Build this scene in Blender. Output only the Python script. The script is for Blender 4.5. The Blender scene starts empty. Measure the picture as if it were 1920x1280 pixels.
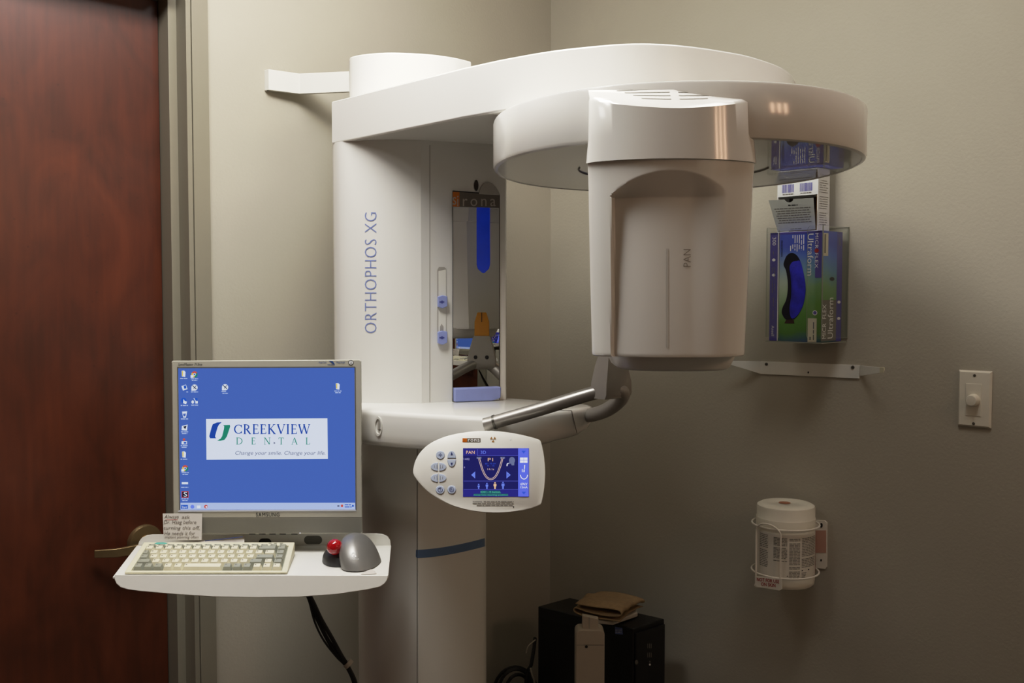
import bpy, bmesh, math, random
from mathutils import Vector, Matrix
random.seed(7)
C = bpy.context.scene.collection
# ---------------------------------------------------------------- camera model
W_, H_, F_ = 1920.0, 1280.0, 1850.0
CAMZ = 1.42
PITCH = math.atan(85.0 / F_)
cp, sp = math.cos(PITCH), math.sin(PITCH)
CAM = Vector((0, 0, CAMZ))
def ray(px, py):
    u, v = (px - 960) / F_, -(py - 640) / F_
    return Vector((u, cp + v * sp, -sp + v * cp))
def U(px, py, Y):                      # point at depth Y seen at px, py
    d = ray(px, py); return CAM + d * (Y / d.y)
def PL(px, Y):                         # plan position
    p = U(px, 555, Y); return (p.x, p.y)
def Hz(py, Y): return U(960, py, Y).z
# room frame: corner, A away from left wall, B away from right wall
COR = Vector((0.117, 3.0, 0))
AV = Vector((0.695, -0.719, 0)).normalized()
BV = Vector((-AV.y, AV.x, 0)) * -1     # towards the left
def AB(a, b, z=0): return COR + AV * a + BV * b + Vector((0, 0, z))
def onplane(px, py, P, n):
    d = ray(px, py); return CAM + d * ((P - CAM).dot(n) / d.dot(n))
def onL(px, py, a): return onplane(px, py, COR + AV * a, AV)       # plane parallel to the left wall
def onR(px, py, d): return onplane(px, py, COR + BV * d, BV)       # plane parallel to the right wall
def onZ(px, py, z): return onplane(px, py, Vector((0, 0, z)), Vector((0, 0, 1)))
def Bof(p): return (p - COR).dot(BV)
def Aof(p): return (p - COR).dot(AV)
def onB(px, py, b): return onplane(px, py, COR + BV * b, BV)
def hit_plan(px, py, poly, off=0.0):   # where the ray meets a vertical wall drawn as a plan polyline
    d = ray(px, py); best = None
    for (x0, y0), (x1, y1) in zip(poly[:-1], poly[1:]):
        ex, ey = x1 - x0, y1 - y0
        den = d.x * ey - d.y * ex
        if abs(den) < 1e-9: continue
        t = (x0 * ey - y0 * ex) / den
        s = (x0 * d.y - y0 * d.x) / den
        if -1e-6 <= s <= 1 + 1e-6 and t > 0 and (best is None or t < best): best = t
    if best is None: return None
    return CAM + d * (best - off)
# ---------------------------------------------------------------- materials
def lin(c):
    return tuple(((x / 255) / 12.92 if x / 255 <= 0.04045 else ((x / 255 + 0.055) / 1.055) ** 2.4) for x in c)
MATS = {}
def mat(name, col, rough=0.5, metal=0.0, emit=0.0, coat=0.0, noise=0.0, nscale=40.0, bump=0.0, bscale=200.0, spec=0.5):
    m = bpy.data.materials.new(name); m.use_nodes = True
    nt = m.node_tree; b = nt.nodes['Principled BSDF']
    c = lin(col) + (1,)
    b.inputs['Base Color'].default_value = c
    b.inputs['Roughness'].default_value = rough
    b.inputs['Metallic'].default_value = metal
    b.inputs['Specular IOR Level'].default_value = spec
    if coat: b.inputs['Coat Weight'].default_value = coat; b.inputs['Coat Roughness'].default_value = 0.04
    if emit:
        b.inputs['Base Color'].default_value = (0, 0, 0, 1)
        b.inputs['Emission Color'].default_value = c; b.inputs['Emission Strength'].default_value = emit
        b.inputs['Specular IOR Level'].default_value = 0.2
    tc = None
    if noise or bump: tc = nt.nodes.new('ShaderNodeTexCoord')
    if noise:
        n = nt.nodes.new('ShaderNodeTexNoise'); n.inputs['Scale'].default_value = nscale; n.inputs['Detail'].default_value = 5
        nt.links.new(tc.outputs['Object'], n.inputs['Vector'])
        r = nt.nodes.new('ShaderNodeValToRGB')
        r.color_ramp.elements[0].position = 0.3; r.color_ramp.elements[1].position = 0.7
        r.color_ramp.elements[0].color = tuple(x * (1 - noise) for x in c[:3]) + (1,)
        r.color_ramp.elements[1].color = tuple(min(1, x * (1 + noise)) for x in c[:3]) + (1,)
        nt.links.new(n.outputs['Fac'], r.inputs['Fac']); nt.links.new(r.outputs['Color'], b.inputs['Base Color'])
    if bump:
        n = nt.nodes.new('ShaderNodeTexNoise'); n.inputs['Scale'].default_value = bscale; n.inputs['Detail'].default_value = 3
        nt.links.new(tc.outputs['Object'], n.inputs['Vector'])
        bp = nt.nodes.new('ShaderNodeBump'); bp.inputs['Strength'].default_value = bump; bp.inputs['Distance'].default_value = 0.002
        nt.links.new(n.outputs['Fac'], bp.inputs['Height']); nt.links.new(bp.outputs['Normal'], b.inputs['Normal'])
    MATS[name] = m
    return m
mat('wall_paint', (182, 176, 161), 0.75, noise=0.015, nscale=6, bump=0.22, bscale=150, spec=0.3)
mat('wall_brown', (118, 90, 70), 0.7, noise=0.03, nscale=4)
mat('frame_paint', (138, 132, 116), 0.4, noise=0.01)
mat('ceiling_paint', (225, 222, 212), 0.8, noise=0.02)
mat('floor_vinyl', (62, 53, 44), 0.5, noise=0.08, nscale=8)
mat('white_gloss', (229, 227, 221), 0.13, noise=0.006, nscale=5)
mat('white_satin', (226, 224, 216), 0.32, noise=0.008, nscale=5)
mat('white_under', (214, 212, 204), 0.015, noise=0.006, nscale=5)
mat('white_paint', (236, 234, 226), 0.35, noise=0.01)
mat('seam', (105, 98, 88), 0.6, noise=0.05)
mat('groove', (206, 203, 196), 0.4, noise=0.01)
mat('seam_light', (170, 165, 156), 0.5, noise=0.03)
mat('vent_dark', (150, 147, 138), 0.7, noise=0.03)
mat('dark', (28, 26, 26), 0.5, noise=0.1)
mat('lens', (52, 44, 38), 0.15, noise=0.05)
mat('text_blue', (126, 140, 190), 0.4, noise=0.02)
mat('text_grey', (150, 141, 128), 0.5, noise=0.02)
mat('lavender', (150, 160, 210), 0.3, noise=0.03)
mat('lavender_dark', (78, 84, 150), 0.3, noise=0.03)
mat('stripe_blue', (96, 122, 158), 0.35, noise=0.02)
mat('brand_grey', (104, 95, 82), 0.35, noise=0.02)
mat('brand_orange', (200, 110, 22), 0.35, noise=0.02)
mat('brand_text', (178, 168, 154), 0.4, noise=0.02)
mat('silver_tube', (178, 174, 168), 0.36, metal=0.75, noise=0.02)
mat('silver_block', (168, 163, 156), 0.42, metal=0.35, noise=0.03)
mat('steel', (120, 118, 112), 0.3, metal=0.9, noise=0.05)
mat('bronze', (150, 128, 92), 0.3, metal=0.75, noise=0.08)
mat('amber', (205, 140, 30), 0.3, noise=0.03)
mat('bezel_silver', (194, 191, 178), 0.45, metal=0.15, noise=0.015)
mat('bezel_dark', (104, 102, 94), 0.5, noise=0.05)
mat('bezel_lip', (222, 226, 240), 0.3, noise=0.01)
mat('print_black', (30, 30, 32), 0.5, noise=0.05)
mat('print_blue', (45, 80, 140), 0.5, noise=0.05)
mat('print_white', (242, 242, 242), 0.5, noise=0.02)
mat('print_grey', (120, 116, 108), 0.6, noise=0.05)
mat('print_red', (170, 40, 40), 0.5, noise=0.05)
mat('paper', (208, 202, 194), 0.8, noise=0.02)
mat('paper_blue', (96, 110, 160), 0.8, noise=0.03)
mat('ink', (120, 112, 104), 0.8, noise=0.1)
mat('kb_case', (218, 213, 186), 0.5, noise=0.02)
mat('kb_key', (222, 216, 190), 0.45, noise=0.03)
mat('kb_grey', (156, 157, 142), 0.45, noise=0.03)
mat('teal', (100, 175, 160), 0.5, noise=0.05)
mat('mouse_silver', (140, 138, 134), 0.36, metal=0.4, noise=0.02)
mat('mouse_dark', (56, 54, 54), 0.4, noise=0.05)
mat('red_ball', (165, 14, 24), 0.08, coat=0.6, noise=0.12, nscale=120)
mat('cable_black', (24, 23, 22), 0.5, noise=0.1)
mat('cable_white', (188, 180, 165), 0.5, noise=0.05)
mat('tower_black', (17, 17, 19), 0.45, noise=0.15, bump=0.1, bscale=400)
mat('tower_dark', (10, 10, 11), 0.6, noise=0.2)
mat('cloth_tan', (160, 134, 98), 0.95, noise=0.1, nscale=90, bump=0.5, bscale=300)
mat('device_white', (196, 186, 170), 0.45, noise=0.02)
mat('canister_white', (240, 235, 220), 0.45, noise=0.02)
mat('label_white', (228, 222, 210), 0.55, noise=0.02)
mat('lid_print', (176, 120, 92), 0.6, noise=0.3, nscale=300)
mat('wire_white', (242, 236, 224), 0.4, noise=0.02)
mat('plate_pink', (205, 160, 142), 0.5, noise=0.03)
mat('carton_white', (222, 224, 222), 0.6, noise=0.02)
mat('carton_grey', (196, 200, 192), 0.65, noise=0.02)
mat('carton_brown', (160, 118, 62), 0.8, noise=0.06)
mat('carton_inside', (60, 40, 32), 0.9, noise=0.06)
mat('purple', (84, 78, 160), 0.4, noise=0.03)
mat('glove_blue', (44, 44, 190), 0.55, noise=0.35, nscale=45, bump=0.8, bscale=60)
mat('slot_dark', (10, 8, 24), 0.8, noise=0.1)
mat('sticker', (212, 204, 182), 0.6, noise=0.02)
mat('switch_white', (230, 225, 210), 0.35, noise=0.01)
mat('btn_blue', (176, 186, 206), 0.4, noise=0.02)
mat('btn_ring', (205, 208, 212), 0.4, noise=0.02)
mat('btn_ink', (40, 50, 110), 0.5, noise=0.02)
mat('acrylic_edge', (150, 152, 138), 0.3, noise=0.03)
for n, c, e in (('scr_blue', (74, 104, 180), 1), ('scr_bar', (170, 186, 232), 1), ('scr_panel', (214, 224, 246), 1), ('scr_navy', (28, 52, 122), 1),
                ('scr_green', (40, 132, 110), 1), ('scr_logo_blue', (36, 74, 160), 1), ('scr_grey', (100, 104, 128), 1), ('scr_icon', (216, 226, 246), 1),
                ('scr_icon_blue', (40, 90, 190), 1), ('scr_red', (196, 84, 70), 1), ('scr_yellow', (220, 190, 90), 1), ('scr_black', (22, 24, 48), 1),
                ('pan_bg', (46, 44, 128), 1), ('pan_dark', (34, 34, 98), 1), ('pan_side', (98, 112, 240), 1), ('pan_line', (92, 96, 190), 1), ('pan_orange', (236, 190, 150), 1),
                ('pan_blue', (110, 132, 240), 1), ('pan_white', (236, 238, 255), 1), ('pan_green', (38, 92, 104), 1), ('pan_gtext', (90, 190, 160), 1),
                ('pan_cream', (206, 180, 170), 1), ('pan_text', (176, 170, 214), 1), ('pan_mid', (60, 90, 210), 1), ('pan_grey', (108, 116, 150), 1), ('led_blue', (110, 130, 190), 0.6)):
    mat(n, c, 0.3, emit=e)
# a true mirror
m = mat('mirror_glass', (225, 225, 222), 0.0, metal=1.0)
# blue plastic; a painted-in glow stands for light shining through it
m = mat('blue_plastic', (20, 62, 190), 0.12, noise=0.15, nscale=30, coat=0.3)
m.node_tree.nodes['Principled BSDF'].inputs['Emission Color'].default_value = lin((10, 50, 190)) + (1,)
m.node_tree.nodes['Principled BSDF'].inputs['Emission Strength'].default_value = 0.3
# clear acrylic
m = bpy.data.materials.new('acrylic'); m.use_nodes = True; nt = m.node_tree; nt.nodes.clear()
o = nt.nodes.new('ShaderNodeOutputMaterial'); mx = nt.nodes.new('ShaderNodeMixShader'); lw = nt.nodes.new('ShaderNodeLayerWeight'); lw.inputs['Blend'].default_value = 0.5
tr = nt.nodes.new('ShaderNodeBsdfTransparent'); gl = nt.nodes.new('ShaderNodeBsdfGlossy')
pw = nt.nodes.new('ShaderNodeMath'); pw.operation = 'POWER'; pw.inputs[1].default_value = 4.0; ma = nt.nodes.new('ShaderNodeMath'); ma.operation = 'MULTIPLY_ADD'; ma.inputs[1].default_value = 0.5; ma.inputs[2].default_value = 0.035
tr.inputs['Color'].default_value = (0.985, 0.99, 0.98, 1); gl.inputs['Roughness'].default_value = 0.04; gl.inputs['Color'].default_value = (0.9, 0.92, 0.88, 1)
nt.links.new(lw.outputs['Facing'], pw.inputs[0]); nt.links.new(pw.outputs[0], ma.inputs[0]); nt.links.new(ma.outputs[0], mx.inputs[0]); nt.links.new(tr.outputs[0], mx.inputs[1]); nt.links.new(gl.outputs[0], mx.inputs[2]); nt.links.new(mx.outputs[0], o.inputs[0])
MATS['acrylic'] = m
# stained wood
def wood(name, c0, c1, c2):
    m = bpy.data.materials.new(name); m.use_nodes = True; nt = m.node_tree; b = nt.nodes['Principled BSDF']
    tc = nt.nodes.new('ShaderNodeTexCoord'); mp = nt.nodes.new('ShaderNodeMapping'); mp.inputs['Scale'].default_value = (5, 5, 2.6)
    n1 = nt.nodes.new('ShaderNodeTexNoise'); n1.inputs['Scale'].default_value = 1.6; n1.inputs['Detail'].default_value = 7; n1.inputs['Distortion'].default_value = 1.4
    mp2 = nt.nodes.new('ShaderNodeMapping'); mp2.inputs['Scale'].default_value = (38, 38, 3.2)
    n2 = nt.nodes.new('ShaderNodeTexNoise'); n2.inputs['Scale'].default_value = 2; n2.inputs['Detail'].default_value = 6
    n3 = nt.nodes.new('ShaderNodeTexVoronoi'); n3.inputs['Scale'].default_value = 26
    L = nt.links.new
    L(tc.outputs['Object'], mp.inputs['Vector']); L(mp.outputs[0], n1.inputs['Vector']); L(tc.outputs['Object'], mp2.inputs['Vector']); L(mp2.outputs[0], n2.inputs['Vector'])
    L(tc.outputs['Object'], n3.inputs['Vector'])
    mm = nt.nodes.new('ShaderNodeMix'); mm.inputs['Factor'].default_value = 0.3
    L(n1.outputs['Fac'], mm.inputs['A']); L(n2.outputs['Fac'], mm.inputs['B'])
    r = nt.nodes.new('ShaderNodeValToRGB'); e = r.color_ramp.elements
    e[0].position = 0.3; e[0].color = lin(c0) + (1,); e[1].position = 0.72; e[1].color = lin(c2) + (1,)
    k = e.new(0.5); k.color = lin(c1) + (1,)
    L(mm.outputs['Result'], r.inputs['Fac'])
    # small dark flecks in the veneer
    r2 = nt.nodes.new('ShaderNodeValToRGB'); r2.color_ramp.elements[0].position = 0.02; r2.color_ramp.elements[0].color = (0.72, 0.72, 0.72, 1)
    r2.color_ramp.elements[1].position = 0.09; r2.color_ramp.elements[1].color = (1, 1, 1, 1)
    L(n3.outputs['Distance'], r2.inputs['Fac'])
    mu = nt.nodes.new('ShaderNodeMix'); mu.data_type = 'RGBA'; mu.blend_type = 'MULTIPLY'; mu.inputs['Factor'].default_value = 1
    L(r.outputs['Color'], mu.inputs['A']); L(r2.outputs['Color'], mu.inputs['B']); L(mu.outputs['Result'], b.inputs['Base Color'])
    b.inputs['Roughness'].default_value = 0.38; b.inputs['Coat Weight'].default_value = 0.25; b.inputs['Coat Roughness'].default_value = 0.25
    MATS[name] = m
wood('door_wood', (62, 28, 14), (80, 36, 19), (96, 45, 24))
# printed glove carton: blue sky over green field
def carton(name, hz=0.0):
    m = bpy.data.materials.new(name); m.use_nodes = True; nt = m.node_tree; b = nt.nodes['Principled BSDF']; L = nt.links.new
    tc = nt.nodes.new('ShaderNodeTexCoord'); sx = nt.nodes.new('ShaderNodeSeparateXYZ'); L(tc.outputs['Generated'], sx.inputs[0])
    n = nt.nodes.new('ShaderNodeTexNoise'); n.inputs['Scale'].default_value = 2.2; n.inputs['Detail'].default_value = 3; L(tc.outputs['Generated'], n.inputs['Vector'])
    ad = nt.nodes.new('ShaderNodeMath'); ad.operation = 'MULTIPLY_ADD'; ad.inputs[1].default_value = 0.25; L(n.outputs['Fac'], ad.inputs[0]); L(sx.outputs['Z'], ad.inputs[2])
    r = nt.nodes.new('ShaderNodeValToRGB'); e = r.color_ramp.elements
    e[0].position = 0.1; e[0].color = lin((52, 78, 120)) + (1,); e[1].position = 1.08; e[1].color = lin((60, 80, 190)) + (1,)
    for p, c in ((0.22, (78, 124, 52)), (0.45, (100, 150, 66)), (0.62, (118, 160, 110)), (0.76, (96, 146, 184)), (0.9, (80, 116, 205))):
        k = e.new(p); k.color = lin(c) + (1,)
    L(ad.outputs[0], r.inputs['Fac'])
    r2 = nt.nodes.new('ShaderNodeValToRGB'); e = r2.color_ramp.elements        # pale band on the left
    e[0].position = 0.18; e[0].color = (0.62, 0.62, 0.62, 1); e[1].position = 0.5; e[1].color = (0, 0, 0, 1)
    L(sx.outputs['X'], r2.inputs['Fac'])
    r3 = nt.nodes.new('ShaderNodeValToRGB'); e = r3.color_ramp.elements
    e[0].position = 0.35; e[0].color = (0, 0, 0, 1); e[1].position = 0.66; e[1].color = (1, 1, 1, 1); k = e.new(0.95); k.color = (0.1, 0.1, 0.1, 1)
    L(ad.outputs[0], r3.inputs['Fac'])
    mu = nt.nodes.new('ShaderNodeMath'); mu.operation = 'MULTIPLY'; L(r2.outputs['Color'], mu.inputs[0]); L(r3.outputs['Color'], mu.inputs[1])
    mx = nt.nodes.new('ShaderNodeMix'); mx.data_type = 'RGBA'; L(mu.outputs[0], mx.inputs['Factor']); L(r.outputs['Color'], mx.inputs['A']); mx.inputs['B'].default_value = lin((205, 214, 200)) + (1,)
    L(mx.outputs['Result'], b.inputs['Base Color']); b.inputs['Roughness'].default_value = 0.35
    MATS[name] = m
carton('carton_print')
# ---------------------------------------------------------------- mesh builder
TEXT_CACHE = {}
def text_mesh(s, shear=0.0, spacing=1.0, thin=0.0):
    k = (s, shear, spacing, thin)
    if k in TEXT_CACHE: return TEXT_CACHE[k]
    cu = bpy.data.curves.new('t', 'FONT'); cu.body = s; cu.shear = shear; cu.space_character = spacing; cu.resolution_u = 3; cu.offset = -thin
    ob = bpy.data.objects.new('t', cu); C.objects.link(ob)
    dg = bpy.context.evaluated_depsgraph_get(); me = ob.evaluated_get(dg).to_mesh()
    vs = [(v.co.x, v.co.y) for v in me.vertices]; fs = [tuple(p.vertices) for p in me.polygons]
    ob.evaluated_get(dg).to_mesh_clear(); bpy.data.objects.remove(ob); bpy.data.curves.remove(cu)
    x0, x1 = min(v[0] for v in vs), max(v[0] for v in vs); y0, y1 = min(v[1] for v in vs), max(v[1] for v in vs)
    vs = [((x - x0) / (x1 - x0), (y - y0) / (y1 - y0)) for x, y in vs]
    TEXT_CACHE[k] = (vs, fs); return vs, fs
class MB:
    def __init__(s): s.v = []; s.f = []; s.m = []; s.names = []
    def mi(s, name):
        if name not in s.names: s.names.append(name)
        return s.names.index(name)
    def add(s, vs, fs, m):
        o = len(s.v); k = s.mi(m); s.v += [Vector(v) for v in vs]
        for f in fs: s.f.append(tuple(i + o for i in f)); s.m.append(k)
    def poly(s, pts, m): s.add(pts, [tuple(range(len(pts)))], m)
    def loft(s, loops, m, cap0=True, cap1=True, m0=None, m1=None):
        n = len(loops[0]); vs = [p for l in loops for p in l]; fs = []
        for a in range(len(loops) - 1):
            for i in range(n):
                j = (i + 1) % n; fs.append((a * n + i, a * n + j, (a + 1) * n + j, (a + 1) * n + i))
        s.add(vs, fs, m)
        if cap0: s.poly(loops[0][::-1], m0 or m)
        if cap1: s.poly(loops[-1], m1 or m)
    def prism(s, xy, z0, z1, m, m0=None, m1=None):
        s.loft([[(x, y, z0) for x, y in xy], [(x, y, z1) for x, y in xy]], m, m0=m0, m1=m1)
    def box(s, O, ex, ey, ez, xr, yr, zr, m):
        P = lambda x, y, z: O + ex * x + ey * y + ez * z
        s.loft([[P(xr[0], yr[0], z), P(xr[1], yr[0], z), P(xr[1], yr[1], z), P(xr[0], yr[1], z)] for z in zr], m)
    def slab(s, pts, d, m, m_back=None):           # a flat outline with thickness: vector d
        d = Vector(d); s.loft([[Vector(p) for p in pts], [Vector(p) + d for p in pts]], m, m1=m_back)
    def tube(s, pts, r, m, n=12, caps=True):
        pts = [Vector(p) for p in pts]; R = r if isinstance(r, (list, tuple)) else [r] * len(pts); loops = []
        up = None
        for i, p in enumerate(pts):
            t = (pts[min(i + 1, len(pts) - 1)] - pts[max(i - 1, 0)]).normalized()
            if up is None: up = t.orthogonal().normalized()
            up = (up - t * up.dot(t)).normalized(); sd = t.cross(up)
            loops.append([p + (up * math.cos(2 * math.pi * k / n) + sd * math.sin(2 * math.pi * k / n)) * R[i] for k in range(n)])
        s.loft(loops, m, caps, caps)
    def ring(s, c, ex, ey, R, r, m, n=40, k=8, a0=0, a1=2 * math.pi):
        full = abs(a1 - a0 - 2 * math.pi) < 1e-6
        N = n if full else n + 1; ez = ex.cross(ey)
        loops = []
        for i in range(N):
            a = a0 + (a1 - a0) * i / n; d = ex * math.cos(a) + ey * math.sin(a)
            loops.append([c + d * (R + r * math.cos(2 * math.pi * j / k)) + ez * (r * math.sin(2 * math.pi * j / k)) for j in range(k)])
        if full: loops.append(loops[0])
        s.loft(loops, m, not full, not full)
    def lathe(s, c, ex, ey, ez, prof, m, n=40):     # prof: (radius, height)
        s.loft([[c + (ex * math.cos(2 * math.pi * i / n) + ey * math.sin(2 * math.pi * i / n)) * max(r, 1e-4) + ez * h for i in range(n)] for r, h in prof], m)
    def grid(s, fn, nu, nv, m):
        vs = [fn(i / nu, j / nv) for j in range(nv + 1) for i in range(nu + 1)]
        fs = [(j * (nu + 1) + i, j * (nu + 1) + i + 1, (j + 1) * (nu + 1) + i + 1, (j + 1) * (nu + 1) + i) for j in range(nv) for i in range(nu)]
        s.add(vs, fs, m)
    def rect(s, mp, x0, y0, x1, y1, m): s.poly([mp(x0, y0), mp(x1, y0), mp(x1, y1), mp(x0, y1)], m)
    def shape(s, mp, pts, m): s.poly([mp(x, y) for x, y in pts], m)
    def disc(s, mp, cx, cy, rx, ry, m, n=20, a0=0, a1=360):
        s.poly([mp(cx + rx * math.cos(math.radians(a0 + (a1 - a0) * i / n)), cy + ry * math.sin(math.radians(a0 + (a1 - a0) * i / n))) for i in range(n if a1 - a0 == 360 else n + 1)], m)
    def line(s, mp, pts, w, m):                     # flat ribbon in map coordinates
        for (x0, y0), (x1, y1) in zip(pts[:-1], pts[1:]):
            L = math.hypot(x1 - x0, y1 - y0) or 1; nx, ny = -(y1 - y0) / L * w / 2, (x1 - x0) / L * w / 2
            s.poly([mp(x0 + nx, y0 + ny), mp(x1 + nx, y1 + ny), mp(x1 - nx, y1 - ny), mp(x0 - nx, y0 - ny)], m)
    def text(s, mp, body, x0, y0, x1, y1, m, rot=0, shear=0.0, spacing=1.0, thin=0.0):
        vs, fs = text_mesh(body, shear, spacing, thin); out = []
        for x, y in vs:
            if rot == 0: p = (x0 + (x1 - x0) * x, y1 - (y1 - y0) * y)
            elif rot == 90: p = (x0 + (x1 - x0) * (1 - y), y1 - (y1 - y0) * x)   # reads upwards
            else: p = (x0 + (x1 - x0) * y, y0 + (y1 - y0) * x)       # reads downwards
            out.append(mp(*p))
        s.add(out, fs, m)
    def words(s, mp, x0, x1, y, h, m, vertical=False, fill=0.93, rnd=random):
        x = x0
        while x < x1:
            w = min(rnd.uniform(1.2, 4.0) * h * 1.4, x1 - x)
            if rnd.random() < fill:
                if vertical: s.rect(mp, y, x, y + h, x + w, m)
                else: s.rect(mp, x, y, x + w, y + h, m)
            x += w + h * 0.6
    def build(s, name, parent=None, origin=None, smooth=True, angle=35, bevel=0, seg=2, sub=0):
        if origin is None:
            if parent is not None: origin = ORG[parent.name]
            else:
                n = len(s.v); origin = Vector((sum(v.x for v in s.v) / n, sum(v.y for v in s.v) / n, min(v.z for v in s.v)))
        me = bpy.data.meshes.new(name); me.from_pydata([v - origin for v in s.v], [], s.f)
        for k in s.names: me.materials.append(MATS[k])
        me.polygons.foreach_set('material_index', s.m)
        bm = bmesh.new(); bm.from_mesh(me)
        bmesh.ops.remove_doubles(bm, verts=bm.verts, dist=1e-6)
        bmesh.ops.recalc_face_normals(bm, faces=bm.faces); bm.to_mesh(me); bm.free()
        if smooth:
            me.polygons.foreach_set('use_smooth', [True] * len(me.polygons)); me.set_sharp_from_angle(angle=math.radians(angle))
        o = bpy.data.objects.new(name, me); C.objects.link(o)
        if parent is not None: o.parent = parent
        else: o.location = origin
        ORG[o.name] = origin
        if bevel:
            b = o.modifiers.new('bevel', 'BEVEL'); b.width = bevel; b.segments = seg; b.limit_method = 'ANGLE'; b.angle_limit = math.radians(40); b.harden_normals = smooth
        if sub:
            q = o.modifiers.new('sub', 'SUBSURF'); q.levels = sub; q.render_levels = sub
        return o
ORG = {}
def tag(o, label=None, cat=None, group=None, kind=None):
    if label: o['label'] = label
    if cat: o['category'] = cat
    if group: o['group'] = group
    if kind: o['kind'] = kind
    return o
def thing(name, label, cat, loc, group=None):
    o = bpy.data.objects.new(name, None); C.objects.link(o); o.location = loc; o.empty_display_size = 0.05
    ORG[o.name] = Vector(loc); return tag(o, label, cat, group)
def smooth_path(pts, n=8):             # Catmull-Rom through the points
    pts = [Vector(p) for p in pts]; P = [pts[0] * 2 - pts[1]] + pts + [pts[-1] * 2 - pts[-2]]; out = []
    for i in range(1, len(P) - 2):
        for k in range(n):
            t = k / n; a, b, c, d = P[i - 1], P[i], P[i + 1], P[i + 2]
            out.append(0.5 * ((2 * b) + (c - a) * t + (2 * a - 5 * b + 4 * c - d) * t * t + (3 * b - a - 3 * c + d) * t ** 3))
    out.append(pts[-1]); return out
def smooth_closed(pts, n=6):
    P = [Vector((p[0], p[1], 0)) for p in pts]; N = len(P); out = []
    for i in range(N):
        a, b, c, d = P[i - 1], P[i], P[(i + 1) % N], P[(i + 2) % N]
        for k in range(n):
            t = k / n; q = 0.5 * ((2 * b) + (c - a) * t + (2 * a - 5 * b + 4 * c - d) * t * t + (3 * b - a - 3 * c + d) * t ** 3)
            out.append((q.x, q.y))
    return out
def interp(x, xs, ys):
    if x <= xs[0]: return ys[0]
    for i in range(len(xs) - 1):
        if x <= xs[i + 1]: return ys[i] + (ys[i + 1] - ys[i]) * (x - xs[i]) / (xs[i + 1] - xs[i])
    return ys[-1]
EX, EY, EZ = Vector((1, 0, 0)), Vector((0, 1, 0)), Vector((0, 0, 1))
# ================================================================ the room
A1, B1, HC = 3.25, 3.2, 2.6
def abprism(mb, pts, z0, z1, m): mb.prism([(AB(a, b).x, AB(a, b).y) for a, b in pts], z0, z1, m)
YR = 555
bc = [Bof(onL(x, YR, 0.014)) for x in (397, 367)]        # casing face
bgv = Bof(onL(363, YR, 0.006)); 
b_st1 = Bof(onL(356, YR, 0.011))
a_r1 = Aof(onB(338, YR, b_st1)); b_st2 = Bof(onL(323, YR, a_r1)); a_dr = Aof(onB(306, YR, b_st2))
BD0, BD1, DZ = b_st2, b_st2 + 0.93, 2.08
mb = MB()
abprism(mb, [(-0.14, -0.1), (0, -0.1), (0, bc[0]), (-0.14, bc[0])], 0, HC, 'wall_paint')
abprism(mb, [(-0.14, BD1 + 0.12), (0, BD1 + 0.12), (0, B1 + 0.1), (-0.14, B1 + 0.1)], 0, HC, 'wall_paint')
abprism(mb, [(-0.14, bc[0]), (0, bc[0]), (0, BD1 + 0.12), (-0.14, BD1 + 0.12)], DZ + 0.1, HC, 'wall_paint')
tag(mb.build('wall_left'), kind='structure')
def wall(name, pts, mm='wall_paint'):
    m = MB(); abprism(m, pts, 0, HC, mm); return tag(m.build(name), kind='structure')
wall('wall_right', [(0, -0.1), (A1 + 0.1, -0.1), (A1 + 0.1, 0), (0, 0)])
wall('wall_opposite', [(A1, 0), (A1 + 0.1, 0), (A1 + 0.1, B1 + 0.1), (A1, B1 + 0.1)])
wall('wall_behind', [(0, B1), (A1, B1), (A1, B1 + 0.1), (0, B1 + 0.1)], 'wall_brown')
m = MB(); abprism(m, [(-0.14, -0.1), (A1 + 0.1, -0.1), (A1 + 0.1, B1 + 0.1), (-0.14, B1 + 0.1)], -0.05, 0, 'floor_vinyl'); tag(m.build('floor'), kind='structure')
m = MB(); abprism(m, [(-0.14, -0.1), (A1 + 0.1, -0.1), (A1 + 0.1, B1 + 0.1), (-0.14, B1 + 0.1)], HC, HC + 0.05, 'ceiling_paint'); tag(m.build('ceiling'), kind='structure')
wm = MB(); abprism(wm, [(A1 - 0.008, 0.45), (A1 - 0.002, 0.45), (A1 - 0.054, 1.65), (A1 - 0.060, 1.65)], 0.95, 2.0, 'mirror_glass')
tag(wm.build('wall_mirror', smooth=False), 'large frameless mirror on the wall facing the machine', 'mirror')
# stepped door frame (both sides and head)
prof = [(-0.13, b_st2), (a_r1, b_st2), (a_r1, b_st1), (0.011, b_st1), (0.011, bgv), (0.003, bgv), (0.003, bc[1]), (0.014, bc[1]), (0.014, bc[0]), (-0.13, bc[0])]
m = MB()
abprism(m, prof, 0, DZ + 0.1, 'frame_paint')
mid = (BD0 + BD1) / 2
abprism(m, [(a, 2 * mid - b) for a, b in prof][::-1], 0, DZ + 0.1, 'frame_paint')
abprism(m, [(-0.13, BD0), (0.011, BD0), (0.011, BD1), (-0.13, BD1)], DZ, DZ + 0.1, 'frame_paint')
tag(m.build('trim_1', smooth=False, bevel=0.0012), 'beige painted stepped door frame around the wooden door', kind='structure')
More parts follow.
